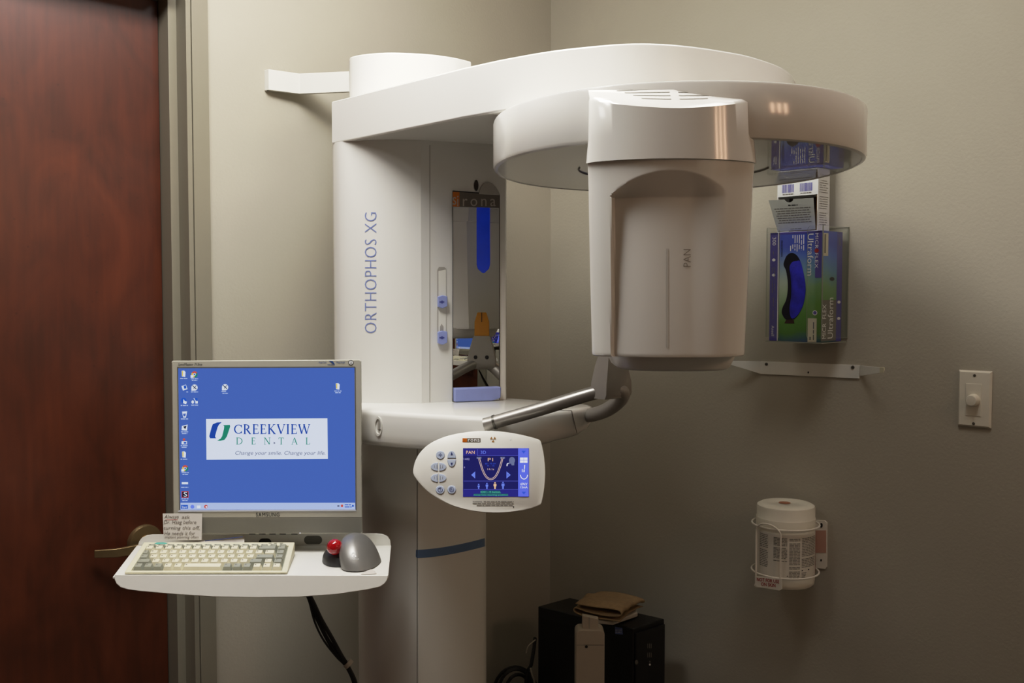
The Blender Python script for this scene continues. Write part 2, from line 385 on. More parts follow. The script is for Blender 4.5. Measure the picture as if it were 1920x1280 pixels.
# door leaf and lever handle
door = thing('door_1', 'reddish brown stained wooden door with a bronze lever handle', 'door', AB(a_dr, mid, 0)); tag(door, kind='structure')
m = MB(); abprism(m, [(a_dr - 0.04, BD0 + 0.002), (a_dr, BD0 + 0.002), (a_dr, BD1 - 0.003), (a_dr - 0.04, BD1 - 0.003)], 0.008, DZ - 0.003, 'door_wood')
m.build('door_leaf', door, smooth=False, bevel=0.001)
hc = onL(271, 1016, a_dr)                                  # centre of the rose
R = 0.0405
ex, ey, ez = BV, EZ, AV
m = MB(); m.lathe(hc, ex, ey, ez, [(R, 0), (R, 0.004), (R * 0.93, 0.011), (R * 0.6, 0.013), (0.019, 0.0135), (0.0165, 0.02), (0.014, 0.021), (0.0125, 0.052), (0.012, 0.055)], 'bronze')
hd = m.build('door_handle', door, angle=30)
lo = Aof(hc) + 0.046
h0 = hc + AV * 0.046
c1 = onL(219, 1039, lo); c1.z = hc.z - 0.004
bb = Bof(c1)
tip = onL(177, 1036, a_dr + 0.022); 
m = MB(); loops = []
def cs(p, d, w, t): return [p + EZ * w + d * t, p - EZ * w + d * t, p - EZ * w - d * t, p + EZ * w - d * t]
pts = [h0 - BV * 0.008, h0 + (c1 - h0) * 0.3, h0 + (c1 - h0) * 0.9, c1 + (tip - c1) * 0.06, tip]
pts = [Vector((p.x, p.y, h0.z - 0.001)) for p in pts]
n0 = AV; d1 = (pts[4] - pts[3]); n1 = Vector((d1.y, -d1.x, 0)).normalized()
if n1.dot(AV) < 0: n1 = -n1
nm = (n0 + n1).normalized()
m.loft([cs(pts[0], n0, 0.011, 0.007), cs(pts[1], n0, 0.0105, 0.006), cs(pts[2], n0, 0.0095, 0.004), cs(pts[3], nm, 0.0095, 0.004), cs(pts[4], n1, 0.0085, 0.003)], 'bronze')
m.build('lever', hd, origin=ORG['door_handle'] if False else ORG[door.name], bevel=0.0015)
# ================================================================ the x-ray machine
mach = thing('panoramic_xray_machine', 'tall white panoramic dental x-ray machine with a rotating ring overhead', 'x-ray machine', (PL(760, 2.1)[0], PL(760, 2.1)[1], 0))
zt, z_ab, z_at, z_cap = CAMZ - 0.218, CAMZ + 0.314, CAMZ + 0.402, CAMZ + 0.519
# ---- upper column
xm0, ym0 = PL(849, 2.03)
def bite_px(t):
    n = (math.sin(t), -math.cos(t)); d = (0.176 - xm0) * n[0] + (1.742 - ym0) * n[1]
    return 960 + F_ * (0.176 - 2 * d * n[0]) / (1.742 - 2 * d * n[1])
th = min((abs(bite_px(math.radians(k / 10)) - 902), math.radians(k / 10)) for k in range(100, 450))[1]
print('MIRROR', math.degrees(th))
def facet(px):                                             # the flat mirror facet: plan point seen at px
    d = ray(px, 555); nx, ny = math.sin(th), -math.cos(th)
    t = (xm0 * nx + ym0 * ny) / (d.x * nx + d.y * ny); return (d.x * t, d.y * t)
left = smooth_path([Vector((*PL(x, y), 0)) for x, y in ((625.5, 2.085), (628, 2.06), (640, 2.038), (665, 2.02), (700, 2.006), (745, 2.0), (790, 2.003))], 5)
front = [(p.x, p.y) for p in left] + [facet(806), facet(940)]
xe, ye = facet(947)
front += [(xe + 0.001, ye + 0.004), (xe + 0.003, ye + 0.014)]
back = [(xe - 0.01, ye + 0.12), (xe - 0.09, ye + 0.23), (PL(660, 2.33)[0], PL(660, 2.33)[1]), (PL(628, 2.22)[0], PL(628, 2.22)[1])]
colpoly = front + back
m = MB(); m.prism(colpoly, zt - 0.002, z_ab + 0.002, 'white_gloss')
cmap = lambda px, py, off=0.0008: hit_plan(px, py, front, off)
m.text(cmap, 'ORTHOPHOS XG', 684, 398, 706, 624, 'text_blue', rot=90, spacing=1.08, thin=0.014)
m.rect(lambda x, y: hit_plan(x, y, front, 0.0004), 805.4, 272, 806.8, 754, 'seam_light')
col = m.build('upper_column', mach, angle=25)
# mirror set in the facet, with brand strip, camera eye, and lavender foot
FN = Vector((math.sin(th), -math.cos(th), 0)); FT = Vector((math.cos(th), math.sin(th), 0))
fm = lambda px, py, off=0.0: onplane(px, py, Vector((xm0, ym0, 0)) + FN * off, FN)
F3 = lambda o: (lambda x, y: fm(x, y, o))
m = MB(); m.slab([fm(849, 357.5, 0.0015), fm(936.5, 363.5, 0.0015), fm(937, 749, 0.0015), fm(849, 753, 0.0015)], FN * 0.001, 'mirror_glass')
mir = m.build('mirror', mach, smooth=False); tag(mir, 'narrow upright mirror')
m = MB(); m.rect(F3(0.0028), 848.4, 357.5, 849.6, 753, 'dark'); m.rect(F3(0.0028), 936, 364, 937.2, 749, 'dark'); m.shape(F3(0.0028), [(849, 357), (937, 363.5), (937, 365), (849, 359)], 'dark')
m.build('mirror_edge', mir, origin=ORG[mach.name], smooth=False)
m = MB(); m.shape(F3(0.003), [(849, 359), (936.5, 365), (936.5, 389.5), (849, 387.5)], 'brand_grey')
m.shape(F3(0.0033), [(849, 359.3), (861.5, 360.2), (861.5, 387.5), (849, 387.2)], 'brand_orange')
m.text(F3(0.0036), 's', 848.6, 369, 855.5, 384, 'brand_text'); m.text(F3(0.0036), 'irona', 857, 367, 929.5, 386.5, 'brand_text', spacing=1.35)
m.build('brand_strip', mach, smooth=False)
m = MB(); pts = [fm(849.5, 727, 0.002), fm(937, 724, 0.002), fm(936, 745, 0.002), (fm(920, 750.5, 0.002)), fm(849.5, 752.5, 0.002)]
m.slab(pts, FN * 0.012, 'lavender'); m.build('mirror_foot', mach, bevel=0.003)
m = MB(); m.disc(F3(0.001), 893, 347.5, 4.2, 10.5, 'lens', n=24, a0=0, a1=360)
m.build('sensor_eye', mach, smooth=False)
m = MB(); pts = [(x, y) for x, y in ((897, 364), (900, 352), (906, 344), (914, 341), (922, 344), (929, 351), (934, 359), (937, 366))]
m.slab([fm(x, y, 0.0005) for x, y in pts], FN * 0.004, 'seam_light'); m.build('sensor_cover', mach, bevel=0.001)
# height slider slot with two lavender knobs
m = MB(); sl = [(820, 506), (823, 500.5), (833, 500.5), (836.5, 504), (836.5, 640), (833, 645), (824, 645), (820, 640)]
m.slab([fm(x, y, 0.0006) for x, y in sl], FN * 0.0006, 'seam_light')
sl2 = [(822, 508), (836.2, 505), (836.2, 640), (832, 643.5), (825, 643.5), (822, 639)]
m.slab([fm(x, y, 0.0012) for x, y in sl2], FN * 0.0004, 'white_satin'); m.slab([fm(x, y, 0.0017) for x, y in ((825, 612), (828, 607), (831.5, 612), (831.5, 624), (825, 624))], FN * 0.0004, 'seam_light')
m.build('slider_slot', mach, smooth=False)
for y0, y1 in ((555, 577), (621, 645)):
    m = MB(); pts = [(819.5, y0 + 1), (828, y0 - 1.5), (837, y0 + 0.5), (837, y1 - 3), (828, y1 + 1), (819.5, y1 - 2)]
    m.slab([fm(x, y, 0.001) for x, y in pts], FN * 0.009, 'lavender')
    m.shape(F3(0.0104), [(823, (y0 + y1) / 2), (829, (y0 + y1) / 2 - 3), (834, (y0 + y1) / 2), (829, (y0 + y1) / 2 + 3)], 'lavender_dark')
    m.build('slider_knob', mach, bevel=0.0015)
# ---- top cap and wall bracket
cappts = smooth_path([Vector((*PL(x, y), 0)) for x, y in ((657.5, 2.19), (662, 2.165), (690, 2.14), (735, 2.128), (800, 2.14), (850, 2.17), (885, 2.21))], 5)
capf = [(p.x, p.y) for p in cappts]
capb = [(capf[-1][0] - 0.02, capf[-1][1] + 0.1), (capf[-1][0] - 0.10, capf[-1][1] + 0.16), (PL(690, 2.36)[0], PL(690, 2.36)[1]), (PL(660, 2.28)[0], PL(660, 2.28)[1])]
m = MB(); m.prism(capf + capb, z_at - 0.004, z_cap, 'white_gloss')
m.rect(lambda x, y: hit_plan(x, y, capf, 0.0008), 658, 160.3, 812, 161.3, 'seam_light')
m.build('column_cap', mach, bevel=0.004, angle=30)
bp = [onL(500, 152, 0.001), onL(503, 152, 0.012), U(562, 156, 2.367), U(690, 156, 2.335)]
m = MB(); zc = [Hz(152, 0) for _ in range(1)]
w = 0.024; zb = onL(500, 151.5, 0.001).z
P2 = [Vector((p.x, p.y, zb)) for p in bp]
loops = []
for i, p in enumerate(P2):
    t = (P2[min(i + 1, 3)] - P2[max(i - 1, 0)]).normalized(); nn = Vector((t.y, -t.x, 0)) * 0.005
    if i == 0: nn = nn * 1.2
    loops.append([p - nn + EZ * w, p + nn + EZ * w, p + nn - EZ * w, p - nn - EZ * w])
m.loft(loops, 'white_satin'); m.build('wall_bracket', mach, bevel=0.0015)
# ---- overhead arm
af = [(625, 2.06), (870, 1.757), (935, 1.70), (1000, 1.655), (1050, 1.628), (1100, 1.609), (1150, 1.594), (1200, 1.588), (1250, 1.594), (1300, 1.611), (1350, 1.637), (1400, 1.672), (1450, 1.735), (1475, 1.795), (1486, 1.865)]
arm = [PL(*p) for p in af]
rb = arm[2:]
sm = [(p.x, p.y) for p in smooth_path([Vector((*p, 0)) for p in rb], 4)]
arm_front = arm[:2] + sm
arm_all = arm_front + [(0.536, 1.93), (0.522, 2.0), (0.49, 2.07), (0.43, 2.13), (0.34, 2.18), (0.22, 2.22), (0.08, 2.27), (-0.1, 2.34), (-0.24, 2.36), PL(640, 2.26), PL(626.5, 2.12)]
m = MB(); m.prism(arm_all, z_ab, z_at, 'white_gloss'); m.build('overhead_arm', mach, bevel=0.004, seg=3, angle=30)
# ---- rotating ring
rc = Vector((0.281, 1.752, 0)); zr0, zr1 = CAMZ + 0.2205, CAMZ + 0.301
def ringloop(rx, ry, z, n=96):
    out = []
    for i in range(n):
        a = 2 * math.pi * i / n; c, s_ = math.cos(a), math.sin(a); e = 2 / 2.15
        out.append(Vector((rc.x + rx * math.copysign(abs(c) ** e, c), rc.y + ry * math.copysign(abs(s_) ** e, s_), z)))
    return out
rx, ry = 0.314, 0.362
m = MB()
m.loft([ringloop(rx - 0.004, ry - 0.004, zr1), ringloop(rx - 0.001, ry - 0.001, zr1 - 0.0012), ringloop(rx, ry, zr1 - 0.004), ringloop(rx, ry, zr0 + 0.006), ringloop(rx - 0.0018, ry - 0.0018, zr0 + 0.0018), ringloop(rx - 0.006, ry - 0.006, zr0), ringloop(rx - 0.008, ry - 0.008, zr0),
        ringloop(rx - 0.0085, ry - 0.0085, zr0 + 0.0012)], 'white_gloss', m1='white_under')
ringo = m.build('rotating_ring', mach, angle=32)
m = MB(); m.ring(Vector((0.279, 1.725, zr0 + 0.0005)), EX, EY, 0.163, 0.0016, 'seam', n=48, k=6, a0=math.radians(-4), a1=math.radians(184)); m.build('ring_seam', ringo, origin=ORG[mach.name])
m = MB(); m.lathe(Vector((0.26, 1.8, 0)), EX, EY, EZ, [(0.12, zr1 - 0.002), (0.12, z_ab + 0.002)], 'seam_light', n=48); m.build('ring_bearing', mach)
# ---- x-ray tube housing
def dloop(z, xl, xr, yf, ye, yb, bulge, n=60, rcv=0.02, rec=None, zfun=None):
    """front (left to right), then the back; the front carries the recess"""
    out = []
    for i in range(n + 1):
        s = i / n; x = xl + (xr - xl) * s; k = 2 * s - 1
        y = yf + (ye - yf) * abs(k) ** 2.2
        edge = min(s, 1 - s) * (xr - xl)
        if edge < rcv: y += 0.5 * rcv * (1 - math.sqrt(max(0, 1 - ((rcv - edge) / rcv) ** 2)))
        zz = zfun(k) if zfun else z
        if rec: y += rec(x, z)
        out.append(Vector((x, y, zz)))
    for f, dx in ((0.35, 0.004), (0.7, 0.014), (1.0, 0.045)):
        out.append(Vector((xr - dx * 0.6, ye + 0.02 + (yb - ye) * f, z if not zfun else zfun(1) + 0.014 * f)))
    for f, dx in ((1.0, 0.075), (0.7, 0.042), (0.35, 0.022)):
        out.append(Vector((xl + dx, ye + 0.02 + (yb - ye) * f, z if not zfun else zfun(-1) + 0.014 * f)))
    return out
YF, YE, YB = 1.36, 1.402, 1.66
zb1 = Hz(297, YF); zbot = Hz(664, YF + 0.01)
xL = lambda py: interp(py, (180, 306, 340, 500, 664), (1104, 1102.5, 1104, 1107, 1111))
xR = lambda py: interp(py, (180, 306, 340, 500, 664), (1413, 1416.5, 1413, 1405, 1397))
def XE(px, py): return U(px, py, YE + 0.01).x
m = MB()
ztopf = Hz(194, YF) ; ztope = Hz(181, YE)
zf = lambda k: ztopf + (ztope - ztopf) * abs(k) ** 1.9
band = [dloop(0, XE(1106, 190) , XE(1411, 185), YF + 0.006, YE + 0.004, YB, 0, zfun=zf),
        dloop(0, XE(1104, 190) , XE(1413, 185), YF, YE, YB, 0, zfun=lambda k: zf(k) - 0.006),
        dloop(Hz(250, YF), XE(1103, 250), XE(1414.5, 250), YF - 0.001, YE, YB, 0), dloop(zb1, XE(1099, 306), XE(1418, 303), YF - 0.002, YE - 0.001, YB, 0)]
m.loft(band, 'white_gloss', cap0=False)
# sloping vent top between the dipped front edge and the ring
fr = band[0][:61]
def vtop(s, t):
    i = min(int(s * 60), 59); p = fr[i].lerp(fr[i + 1], s * 60 - i); q = Vector((p.x, interp(s, (0, 0.5, 1), (YE + 0.03, YF + 0.035, YE + 0.03)), zr1 + 0.0015))
    k = abs(2 * s - 1); q.z = max(p.z + 0.0004, zr1 + 0.002 - 0.006 * k ** 2); q.y = YF + 0.05 + 0.03 * k
    return p.lerp(q, t)
m.grid(vtop, 60, 6, 'white_gloss')
hs = m.build('tube_housing', mach, angle=40)
m = MB()
for k in range(5):
    t0 = 0.2 + 0.15 * k
    lo_, hi_ = 0.30 - 0.045 * k, 0.70 + 0.055 * k
    for sa, sb in ((lo_, 0.475), (0.525, hi_)):
        n = 10; a = [vtop(sa + (sb - sa) * i / n, t0) + EZ * 0.0006 for i in range(n + 1)]; b = [vtop(sa + (sb - sa) * i / n, t0 + 0.035) + EZ * 0.0006 for i in range(n + 1)]
        m.poly(a + b[::-1], 'vent_dark')
m.build('vent_slots', hs, origin=ORG[mach.name], smooth=False)
# lower body with the arched scoop
xa0, xa1 = U(1149, 500, YF).x, U(1372, 500, YF).x
z_arch_top, z_arch_side = Hz(319, YF), Hz(366, YF)
def sst(v): v = max(0, min(1, v)); return v * v * (3 - 2 * v)
def recess(x, z):
    s = (x - xa0) / (xa1 - xa0)
    if s <= 0 or s >= 1.0: return 0
    k = 2 * s - 1; w_ = xa1 - xa0
    zarc = z_arch_side + 0.001 + (z_arch_top - z_arch_side) * (1 - abs(k) ** 2.0) ** 0.8
    if z > zarc: return 0
    side = sst(s * w_ / 0.007)
    right = sst((1 - s) * w_ / 0.055)
    if z > z_arch_side: return 0.022 * right * (zarc - z) / max(1e-4, zarc - z_arch_side) * min(1, (zarc - z_arch_side) / 0.004)
    dz_ = z_arch_side - z
    return (0.006 + 0.016 * math.exp(-dz_ / 0.16)) * side * right * min(1, (zarc - z_arch_side) / 0.004 + dz_ / 0.01)
zs = [zb1 + 0.004 - (zb1 + 0.004 - zbot) * i / 180 for i in range(181)]
loops = []
for z in zs:
    py = 555 - (z - CAMZ) * F_ / (YE + 0.01)
    loops.append(dloop(z, XE(xL(py) - 0.5, py), XE(xR(py), py), YF + 0.003, YE + 0.003, YB - 0.01, 0, n=110, rec=recess))
last = loops[-1]; cen = sum(last, Vector()) / len(last)
def shrink(l, k, dz): return [cen + (p - cen) * k + EZ * (dz + (p.z - cen.z) * (1 - k)) for p in l]
loops += [shrink(last, 0.994, -0.003), shrink(last, 0.975, -0.0045)]
m = MB(); m.loft(loops, 'white_gloss')
pm = lambda x, y: U(x, y, YF + 0.003 + 0.0135 - 0.0012)
body = m.build('tube_body', mach, angle=30)
dg = bpy.context.evaluated_depsgraph_get()
def onbody(px, py, off=0.0007):
    dg.update(); d = ray(px, py).normalized(); o_ = CAM - body.matrix_world.translation
    ok, loc, nor, idx = body.ray_cast(CAM - Vector(ORG[mach.name]), d)
    return (loc + Vector(ORG[mach.name]) - d * off) if ok else U(px, py, YF)
m = MB(); m.text(onbody, 'PAN', 1281.5, 467, 1295, 500, 'text_grey', rot=90, thin=0.01)
m.grid(lambda s, t: onbody(1249 + 4.5 * s, 466 + 186 * t, 0.0004), 1, 20, 'groove')
m.build('mode_lettering', body, origin=ORG[mach.name], smooth=False)
# lower cover seen below the body
zl = Hz(687, 1.52)
def low(z, k): 
    c = Vector((XE(1262, 680) + 0.012, 1.53, 0)); out = []
    for i in range(48):
        a = 2 * math.pi * i / 48; e = 0.6
        out.append(Vector((c.x + 0.094 * k * math.copysign(abs(math.cos(a)) ** e, math.cos(a)), c.y + 0.12 * k * math.copysign(abs(math.sin(a)) ** e, math.sin(a)), z)))
    return out
m = MB(); m.loft([low(zbot + 0.0, 1.0), low(zbot - 0.008, 0.99), low(zl + 0.004, 0.92), low(zl, 0.87)], 'white_satin'); m.build('lower_cover', mach, angle=50)
# ---- lower post
lp = [PL(668, 2.16), PL(669.5, 2.09), PL(680, 2.05), PL(705, 2.015), PL(740, 1.985), PL(782, 1.965), PL(815, 1.985), PL(850, 2.015), PL(882, 2.05), PL(903, 2.085), PL(909, 2.105), PL(911, 2.13)]
lpb = [(PL(900, 2.25)), PL(840, 2.33), PL(720, 2.33), PL(672, 2.26)]
m = MB(); m.prism(lp + lpb, 0.02, zt - 0.05, 'white_satin')
pm_ = lambda x, y: hit_plan(x, y, lp, 0.0007)
m.rect(pm_, 781.6, 832, 782.8, 1600, 'seam')
post = m.build('post', mach, angle=30)
m = MB(); n = 80
up = [(780 + 129 * i / n, 1030.5 - 2 * (i / n) - 20 * (i / n) ** 1.7) for i in range(n + 1)]
dn = [(x, y + 15.5 ) for i, (x, y) in enumerate(up)]; dn[0] = (779.5, 1043)
vs = [pm_(x, y) for x, y in up] + [pm_(x, y) for x, y in dn]
m.add(vs, [(i, i + 1, n + 2 + i, n + 1 + i) for i in range(n)], 'stripe_blue'); m.build('blue_stripe', post, origin=ORG[mach.name])
m = MB(); c = PL(770, 2.15); m.lathe(Vector((c[0], c[1], 0)), EX, EY, EZ, [(0.25, 0), (0.25, 0.015), (0.235, 0.022)], 'white_satin', n=48); m.build('foot_plate', mach)
# ---- table
tf = [(560, 2.03), (620, 1.955), (680, 1.878), (740, 1.842), (800, 1.812), (860, 1.787), (905, 1.771), (928, 1.766), (944, 1.775), (1000, 1.822), (1050, 1.866), (1094, 1.913), (1110, 1.94), (1113, 1.96), (1104, 1.985), (1060, 2.025), (1000, 2.075), (952, 2.115)]
tp = [PL(*p) for p in tf] + [PL(900, 2.25), PL(780, 2.32), PL(650, 2.28), PL(575, 2.14)]
def tloop(z, insR, ins=0.0):
    cx = sum(p[0] for p in tp) / len(tp); cy = sum(p[1] for p in tp) / len(tp); out = []
    for x, y in tp:
        wgt = max(0, min(1, (x - 0.0) / 0.14)); L = math.hypot(x - cx, y - cy)
        k = (insR * wgt ** 1.5 + ins) / L
        out.append(Vector((x + (cx - x) * k, y + (cy - y) * k, z)))
    return out
m = MB(); m.loft([tloop(zt, 0, 0.009), tloop(zt - 0.001, 0, 0.005), tloop(zt - 0.004, 0, 0.0015), tloop(zt - 0.009, 0, 0), tloop(zt - 0.03, 0.002), tloop(zt - 0.043, 0.010), tloop(zt - 0.056, 0.027, 0.001), tloop(zt - 0.064, 0.048, 0.004), tloop(zt - 0.068, 0.066, 0.014)], 'white_gloss')
tl = [(p[0], p[1]) for p in tp[:14]]
tmap = lambda x, y: hit_plan(x, y, tl, 0.0012)
m.add([tmap(1071, 770), tmap(1072.3, 770), tmap(1082.5, 812), tmap(1081, 812)], [(0, 1, 2, 3)], 'seam'); m.add([tmap(1049, 769), tmap(1049, 768), tmap(1072, 769), tmap(1072, 770)], [(0, 1, 2, 3)], 'seam')
table = m.build('table', mach, angle=60)
m = MB(); pc = tmap(709.5, 799); tdir = (Vector((*tl[3], 0)) - Vector((*tl[2], 0))).normalized(); tn = Vector((tdir.y, -tdir.x, 0))
m.lathe(pc - tn * 0.002, tdir, EZ, tn, [(0.0085, 0.0), (0.0095, 0.0), (0.0095, 0.0035), (0.0072, 0.0035), (0.007, 0.0002)], 'white_satin', n=28)
for i, v in enumerate(m.v):
    d = v - pc; m.v[i] = pc + tdir * d.dot(tdir) * 0.92 + EZ * d.z * 1.95 + tn * d.dot(tn)
m.rect(lambda x, y: tmap(x, y) - ray(x, y) * 0.0015, 708, 790, 711.5, 806, 'seam_light'); m.rect(lambda x, y: tmap(x, y) - ray(x, y) * 0.002, 709.5, 804, 714, 807, 'seam')
m.build('cable_port', table, origin=ORG[mach.name])
# ---- grip tubes and bite block
k = 0.168
mid_t = (Vector((*PL(930, 1.775), 0)) + Vector((*PL(1108, 1.935), 0))) / 2
bk = Vector((0.176, 1.742, 0))
ax = Vector((0.695, -0.719, 0)); bx_ = Vector((0.719, 0.695, 0))
zb0 = Hz(748, 1.74)
e1 = U(928, 791, 1.765); 
m = MB(); m.tube(smooth_path([e1 + (e1 - U(1010, 770, 1.752)).normalized() * 0.02, e1, U(1010, 767.5, 1.752), U(1090, 743, 1.738), U(1128, 733, 1.735), Vector((bk.x, bk.y, U(1140, 731, 1.74).z))], 8), [0.0122] * 34 + [0.0128] * 7, 'silver_tube', n=20); m.build('grip_tube', mach)
m = MB(); m.tube([e1 + (e1 - U(1010, 770, 1.752)).normalized() * 0.003, e1 + (U(1010, 770, 1.752) - e1).normalized() * 0.0015], 0.0134, 'steel', n=20); m.build('tube_collar', mach)
e2 = U(1108, 778, 1.925)
m = MB(); m.tube(smooth_path([e2 + Vector((-0.015, 0.015, -0.002)), e2, U(1136, 769, 1.86), U(1161, 751, 1.79), U(1166, 735, 1.75), Vector((bk.x, bk.y, U(1150, 726, 1.74).z))], 8), 0.0135, 'silver_block', n=20); m.build('grip_tube', mach)
def bl(z, hb, ha, ca=0): c = Vector((bk.x, bk.y, z)) + ax * ca; return [c - bx_ * hb - ax * ha, c + bx_ * hb - ax * ha, c + bx_ * hb + ax * ha, c - bx_ * hb + ax * ha]
ztip, zhold = CAMZ - 0.04, CAMZ - 0.098
m = MB(); m.loft([bl(zb0 + 0.002, 0.034, 0.014), bl(zb0 + 0.010, 0.035, 0.018), bl(zb0 + 0.03, 0.034, 0.018), bl(zb0 + 0.06, 0.027, 0.015), bl(zhold, 0.020, 0.011)], 'silver_block')
for sx in (-0.014, 0.014):
    c = Vector((bk.x, bk.y, zb0 + 0.032)) + bx_ * sx - ax * 0.0178
    m.lathe(c, bx_, EZ, -ax, [(0.0048, 0), (0.0048, 0.0012), (0.003, 0.0014)], 'dark', n=14)
blk = m.build('bite_holder', mach, bevel=0.004, angle=40)
m = MB(); m.loft([bl(zhold - 0.004, 0.0185, 0.006), bl(zhold + 0.035, 0.018, 0.005), bl(ztip, 0.011, 0.004)], 'amber')
c = Vector((bk.x, bk.y, 0)) - ax * 0.0056
m.add([c - bx_ * 0.001 + EZ * (zhold + 0.034), c + bx_ * 0.001 + EZ * (zhold + 0.034), c + bx_ * 0.001 + EZ * ztip, c - bx_ * 0.001 + EZ * ztip], [(0, 1, 2, 3)], 'carton_inside')
m.build('bite_rod', blk, origin=ORG[mach.name], bevel=0.002)
# ---- blue temple rests hanging from the ring
def unmirror(p):
    M = Vector((xm0, ym0, p.z)); return p - FN * (2 * (p - M).dot(FN))
for px_, dt in ((905, 2.42),):
    top, bot = unmirror(U(px_, 392, dt)), unmirror(U(px_, 512, dt))
    top.z = zr0 + 0.003; bot.x, bot.y = top.x, top.y
    if px_ == 836: bot = bot + bx_ * -0.012 + ax * 0.02 + EZ * 0.06
    m = MB(); loops = []
    for i in range(17):
        t = i / 16; p = top.lerp(bot, t); hw = 0.0165 * (1 if t < 0.86 else math.sqrt(max(0.02, 1 - ((t - 0.86) / 0.14) ** 2)))
        loops.append([p - bx_ * hw - ax * 0.003, p + bx_ * hw - ax * 0.003, p + bx_ * hw + ax * 0.003, p - bx_ * hw + ax * 0.003])
    m.loft(loops, 'blue_plastic'); m.build('temple_rest', mach, bevel=0.002)
# ---- control panel
ZX, ZY, ZS = 760, 790, 6.4
YP = 1.655
pz = lambda o=0.0: (lambda x, y: U(ZX + x / ZS, ZY + y / ZS, YP - o - (y - 605) / 490 * 0.024))
out = [(92, 600), (100, 540), (125, 460), (175, 375), (270, 282), (400, 210), (560, 158), (760, 124), (960, 112), (1150, 120), (1350, 150), (1500, 185), (1590, 212), (1618, 228), (1632, 255), (1655, 350), (1672, 470), (1680, 600), (1674, 740), (1658, 870), (1638, 965), (1626, 992), (1600, 1008), (1500, 1046), (1350, 1078), (1150, 1097), (950, 1092), (750, 1064), (560, 1010), (400, 930), (280, 850), (180, 752), (120, 675), (100, 640)]
out = [(p[0], p[1]) for p in smooth_closed(out, 4)]
cxp, cyp = 900, 605
def ol(k, o): return [pz(o)(cxp + (x - cxp) * k, cyp + (y - cyp) * k) for x, y in out]
m = MB(); m.loft([ol(0.90, -0.03), ol(0.96, -0.026), ol(0.995, -0.012), ol(1.0, -0.004), ol(0.996, -0.0008), ol(0.982, 0)], 'white_satin')
q = pz(0.0006)
m.rect(q, 686, 200, 740, 246, 'brand_orange'); m.rect(q, 740, 200, 902, 246, 'brand_grey')
q2 = pz(0.001); m.text(q2, 'si', 694, 205, 736, 240, 'brand_orange'); m.text(q2, 'rona', 752, 210, 892, 241, 'print_white', spacing=1.15)
for a in (210, 330, 90): m.poly([q(1053 + 8 * math.cos(math.radians(a)), 213 + 8 * math.sin(math.radians(a)))] + [q(1053 + 34 * math.cos(math.radians(a - 30 + 60 * i / 6)), 213 + 34 * math.sin(math.radians(a - 30 + 60 * i / 6))) for i in range(7)], 'carton_brown')
m.disc(q2, 1053, 213, 6, 6, 'carton_brown', 10); m.disc(q, 1258, 212, 9, 13, 'print_white', 12)
rr = random.Random(3)
m.text(q, 'WARNING:', 808, 954, 925, 970, 'print_black'); m.words(q, 940, 1300, 955, 12, 'print_grey', rnd=rr); m.words(q, 808, 1300, 978, 12, 'print_grey', rnd=rr); m.words(q, 808, 1300, 1000, 12, 'print_grey', rnd=rr); m.rect(q, 1292, 1016, 1304, 1034, 'print_black')
pan = m.build('control_panel', mach, angle=40)
m = MB(); S0, S1, S2, S3 = pz(0.0008), pz(0.0012), pz(0.0016), pz(0.002)
m.slab([pz(0)(692, 320), pz(0)(1482, 320), pz(0)(1482, 900), pz(0)(692, 900)], (0, -0.0008, 0), 'pan_bg')
m.rect(S1, 696, 410, 1352, 818, 'pan_dark'); m.rect(S2, 1354, 322, 1480, 898, 'pan_side')
m.text(S1, 'PAN', 730, 350, 832, 388, 'pan_orange'); m.text(S1, '3D', 904, 350, 968, 388, 'pan_blue')
for p in ([(866, 330), (866, 410), (1352, 410)], [(700, 714), (1352, 714)], [(700, 814), (1352, 814)]): m.line(S2, p, 5, 'pan_line')
U_ = [(884 + 140 * (1 - math.cos(math.pi * i / 24)), 432 + 258 * math.sin(math.pi * i / 24) ** 0.75) for i in range(25)]
U_ = [(1025 + 142 * s, 690 - 258 * abs(s) ** 2.3) for s in [(-1 + 2 * i / 28) for i in range(29)]]
m.line(S2, U_, 22, 'pan_cream'); m.line(S3, U_, 8, 'pan_dark'); m.rect(S2, 856, 424, 912, 446, 'pan_grey'); m.rect(S2, 1140, 424, 1194, 446, 'pan_grey')
m.text(S2, 'P1', 990, 438, 1052, 476, 'pan_orange'); m.text(S2, '60 - 75 kV', 958, 496, 1086, 514, 'pan_mid'); m.text(S2, '8 - 15', 984, 522, 1068, 538, 'pan_mid'); m.text(S2, '14.1s', 986, 560, 1064, 582, 'pan_cream')
m.text(S2, '1402', 702, 440, 770, 462, 'pan_text'); m.text(S2, '0', 704, 540, 716, 560, 'pan_text')
m.shape(S2, [(790, 640), (838, 598), (838, 684)], 'pan_blue'); m.shape(S2, [(1264, 640), (1214, 598), (1214, 684)], 'pan_blue'); m.disc(S3, 1232, 640, 5, 6, 'pan_dark', 8)
m.disc(S2, 1280, 466, 36, 42, 'pan_grey', 20); m.shape(S2, [(1256, 480), (1310, 480), (1306, 526), (1276, 526)], 'pan_grey'); m.shape(S2, [(1236, 494), (1256, 484), (1262, 506), (1244, 510)], 'pan_grey')
m.line(S3, [(1238, 502), (1222, 508), (1220, 534)], 12, 'pan_white')
